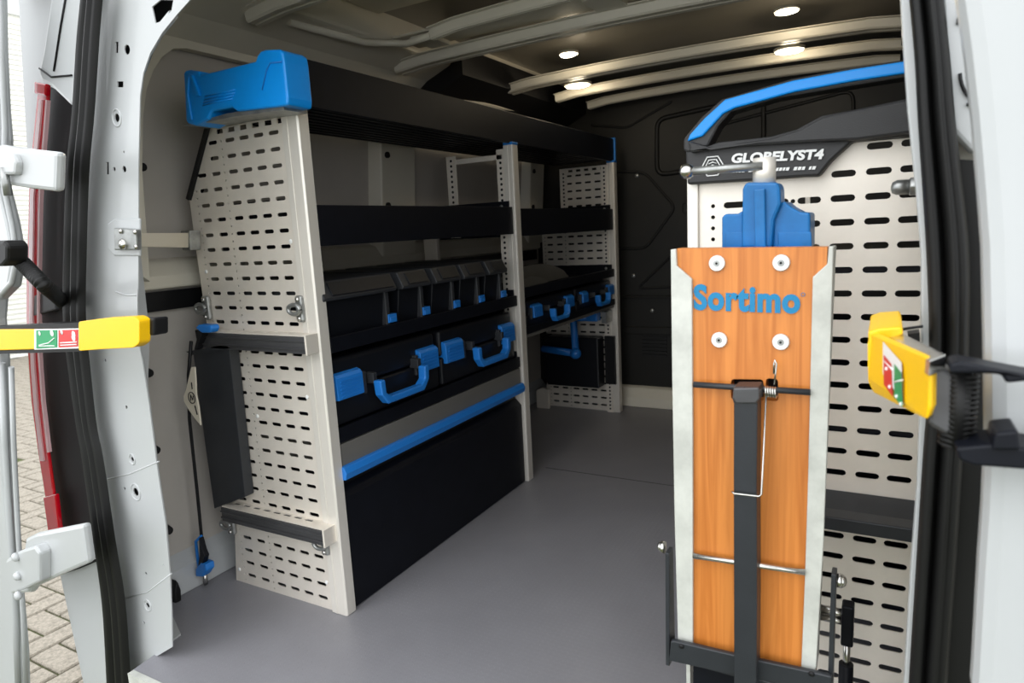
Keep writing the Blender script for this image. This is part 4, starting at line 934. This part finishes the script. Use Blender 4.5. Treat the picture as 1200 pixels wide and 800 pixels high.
# lower frame and swing arms
G().prism([(-0.257, 0.391), (-0.252, 0.393), (-0.169, 0.395), (-0.055, 0.4), (-0.043, 0.4), (-0.042, 0.369), (-0.055, 0.373), (-0.169, 0.363), (-0.26, 0.358)], 'y', .880, .888).box(-.262, -.05, .888, .94, .355, .362).make('base_frame', M['anth'], wk, bevel=.002)
g = G()
for (x, z) in [(-0.241, 0.388), (-0.067, 0.397)]: g.ball((x, .879, z), .004, 8, sy=.5)
g.make('frame_screws', M['blackpl'], wk, kind='stuff')
for (xa, zt, zb) in ((-.266, .52, .34), (-.045, .535, .27)):
    G().prism([(.893, zb), (.925, zb), (.920, zt), (.898, zt)], 'x', xa - .003, xa + .003).make('swing_arm', M['anth'], wk, bevel=.001)
for (xa, sg) in ((-.272, -1), (-.041, 1)):
    G().cyl((xa, .908, .523), (xa + sg * .006, .908, .523), .009, 14).ball((xa + sg * .006, .908, .523), .008, 12, sx=.7).make('pivot_bolt', M['chrome'], wk)
g = G().prism([(-0.236, 0.339), (-0.061, 0.343), (-0.059, 0.271), (-0.237, 0.206)], 'y', .925, .935)
g.box(-.245, -.06, .93, 1.02, 0.004, .02).box(-.235, -.225, .93, .96, .01, .33).box(-.075, -.065, .93, .96, .01, .33)
g.make('floor_mount', M['black_steel'], wk, bevel=.001)
G().box(-.249, -.243, .935, .965, .004, .36).make('mount_post', M['worn_alu'], wk)
# gas strut beside the bench
g1 = [(-0.031, 0.385)][0]
gs = G().box(g1[0] - .011, g1[0] + .007, 1.09, 1.115, g1[1] - .07, g1[1]).make('strut_clevis', M['black_steel'], wk, bevel=.003)
G().cyl((g1[0] - .002, 1.10, g1[1] - .13), (g1[0] - .002, 1.10, g1[1] - .06), .0055, 12).make('strut_rod', M['chrome'], gs)
G().cyl((g1[0] - .002, 1.10, .012), (g1[0] - .002, 1.10, g1[1] - .105), .011, 14).make('strut_cylinder', M['black_steel'], gs)
G().cyl((-.075, 1.10, g1[1] - .018), (g1[0], 1.10, g1[1] - .018), .007, 12).cyl((-.075, 1.10, g1[1] - .032), (g1[0], 1.10, g1[1] - .032), .006, 12).box(-.085, -.075, .93, 1.11, g1[1] - .045, g1[1]).make('strut_pin', M['chrome'], gs)

# bench vice
vc = thing('bench_vice', 'blue bench vice with chrome tommy bar standing behind the top of the workbench', 'vice', (-.15, .98, .955))
G().prism([(-0.173, 0.959), (-0.173, 1.038), (-0.169, 1.047), (-0.128, 1.044), (-0.125, 1.035), (-0.124, 1.015), (-0.132, 0.995), (-0.135, 0.958)], 'y', .955, 1.0).make('slide', M['vice'], vc, bevel=.004)
G().prism([(-0.155, 0.96), (-0.157, 1.037), (-0.143, 1.037), (-0.141, 0.959)], 'y', .948, .957).make('slide_rib', M['vice'], vc, bevel=.002)
G().prism([(-0.202, 0.959), (-0.202, 1.003), (-0.197, 1.007), (-0.181, 1.006), (-0.172, 1.011), (-0.172, 0.959)], 'y', .965, 1.03).make('fixed_jaw', M['vice'], vc, bevel=.003)
G().prism([(-0.135, 0.957), (-0.135, 0.995), (-0.126, 1.015), (-0.122, 1.02), (-0.112, 1.011), (-0.101, 1.004), (-0.089, 1.002), (-0.088, 0.956)], 'y', .965, 1.03).make('moving_jaw', M['vice'], vc, bevel=.003)
G().prism([(-0.196, 0.982), (-0.173, 0.981), (-0.173, 0.96), (-0.196, 0.96)], 'y', .962, .967).make('jaw_plate', M['vice'], vc, bevel=.001)
G().prism([(-0.128, 0.979), (-0.087, 0.977), (-0.086, 0.957), (-0.127, 0.958)], 'y', .962, .967).make('jaw_plate', M['vice'], vc, bevel=.001)
vz = [(-0.121, 0.97)][0]
G().box(-.20, -.10, .93, 1.03, .945, .958).make('vice_base', M['vice'], vc, bevel=.002)
s0 = [(-0.148, 1.045), (-0.148, 1.078)]
G().cyl((s0[0][0], .975, s0[0][1] - .004), (s0[1][0], .975, s0[1][1]), .0148, 24).make('spindle_head', M['alu'], vc)
tbp = [(-0.247, 1.068), (-0.148, 1.067)]
G().cyl((tbp[0][0], .957, tbp[0][1]), (tbp[1][0], .962, tbp[1][1]), .0058, 14).make('tommy_bar', M['galv'], vc)
G().ball((tbp[0][0] - .001, .957, tbp[0][1]), .0108, 16).make('bar_end_ball', M['chrome'], vc)

# ================================================================== ROOF LAMPS
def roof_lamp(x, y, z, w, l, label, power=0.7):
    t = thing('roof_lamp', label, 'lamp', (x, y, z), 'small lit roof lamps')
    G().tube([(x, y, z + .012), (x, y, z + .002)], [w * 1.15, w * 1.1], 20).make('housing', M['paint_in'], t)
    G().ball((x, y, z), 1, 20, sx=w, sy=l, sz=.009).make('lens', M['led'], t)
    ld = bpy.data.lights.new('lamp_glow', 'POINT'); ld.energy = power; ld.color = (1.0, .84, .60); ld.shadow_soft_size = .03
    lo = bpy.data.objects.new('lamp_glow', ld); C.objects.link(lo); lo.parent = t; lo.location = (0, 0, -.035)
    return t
roof_lamp(-1.225, 2.87, 1.615, .055, .030, 'bright oval roof lamp, left one of the nearer-to-bulkhead pair')
roof_lamp(-.350, 2.87, 1.615, .050, .030, 'bright oval roof lamp, right one of the nearer-to-bulkhead pair')
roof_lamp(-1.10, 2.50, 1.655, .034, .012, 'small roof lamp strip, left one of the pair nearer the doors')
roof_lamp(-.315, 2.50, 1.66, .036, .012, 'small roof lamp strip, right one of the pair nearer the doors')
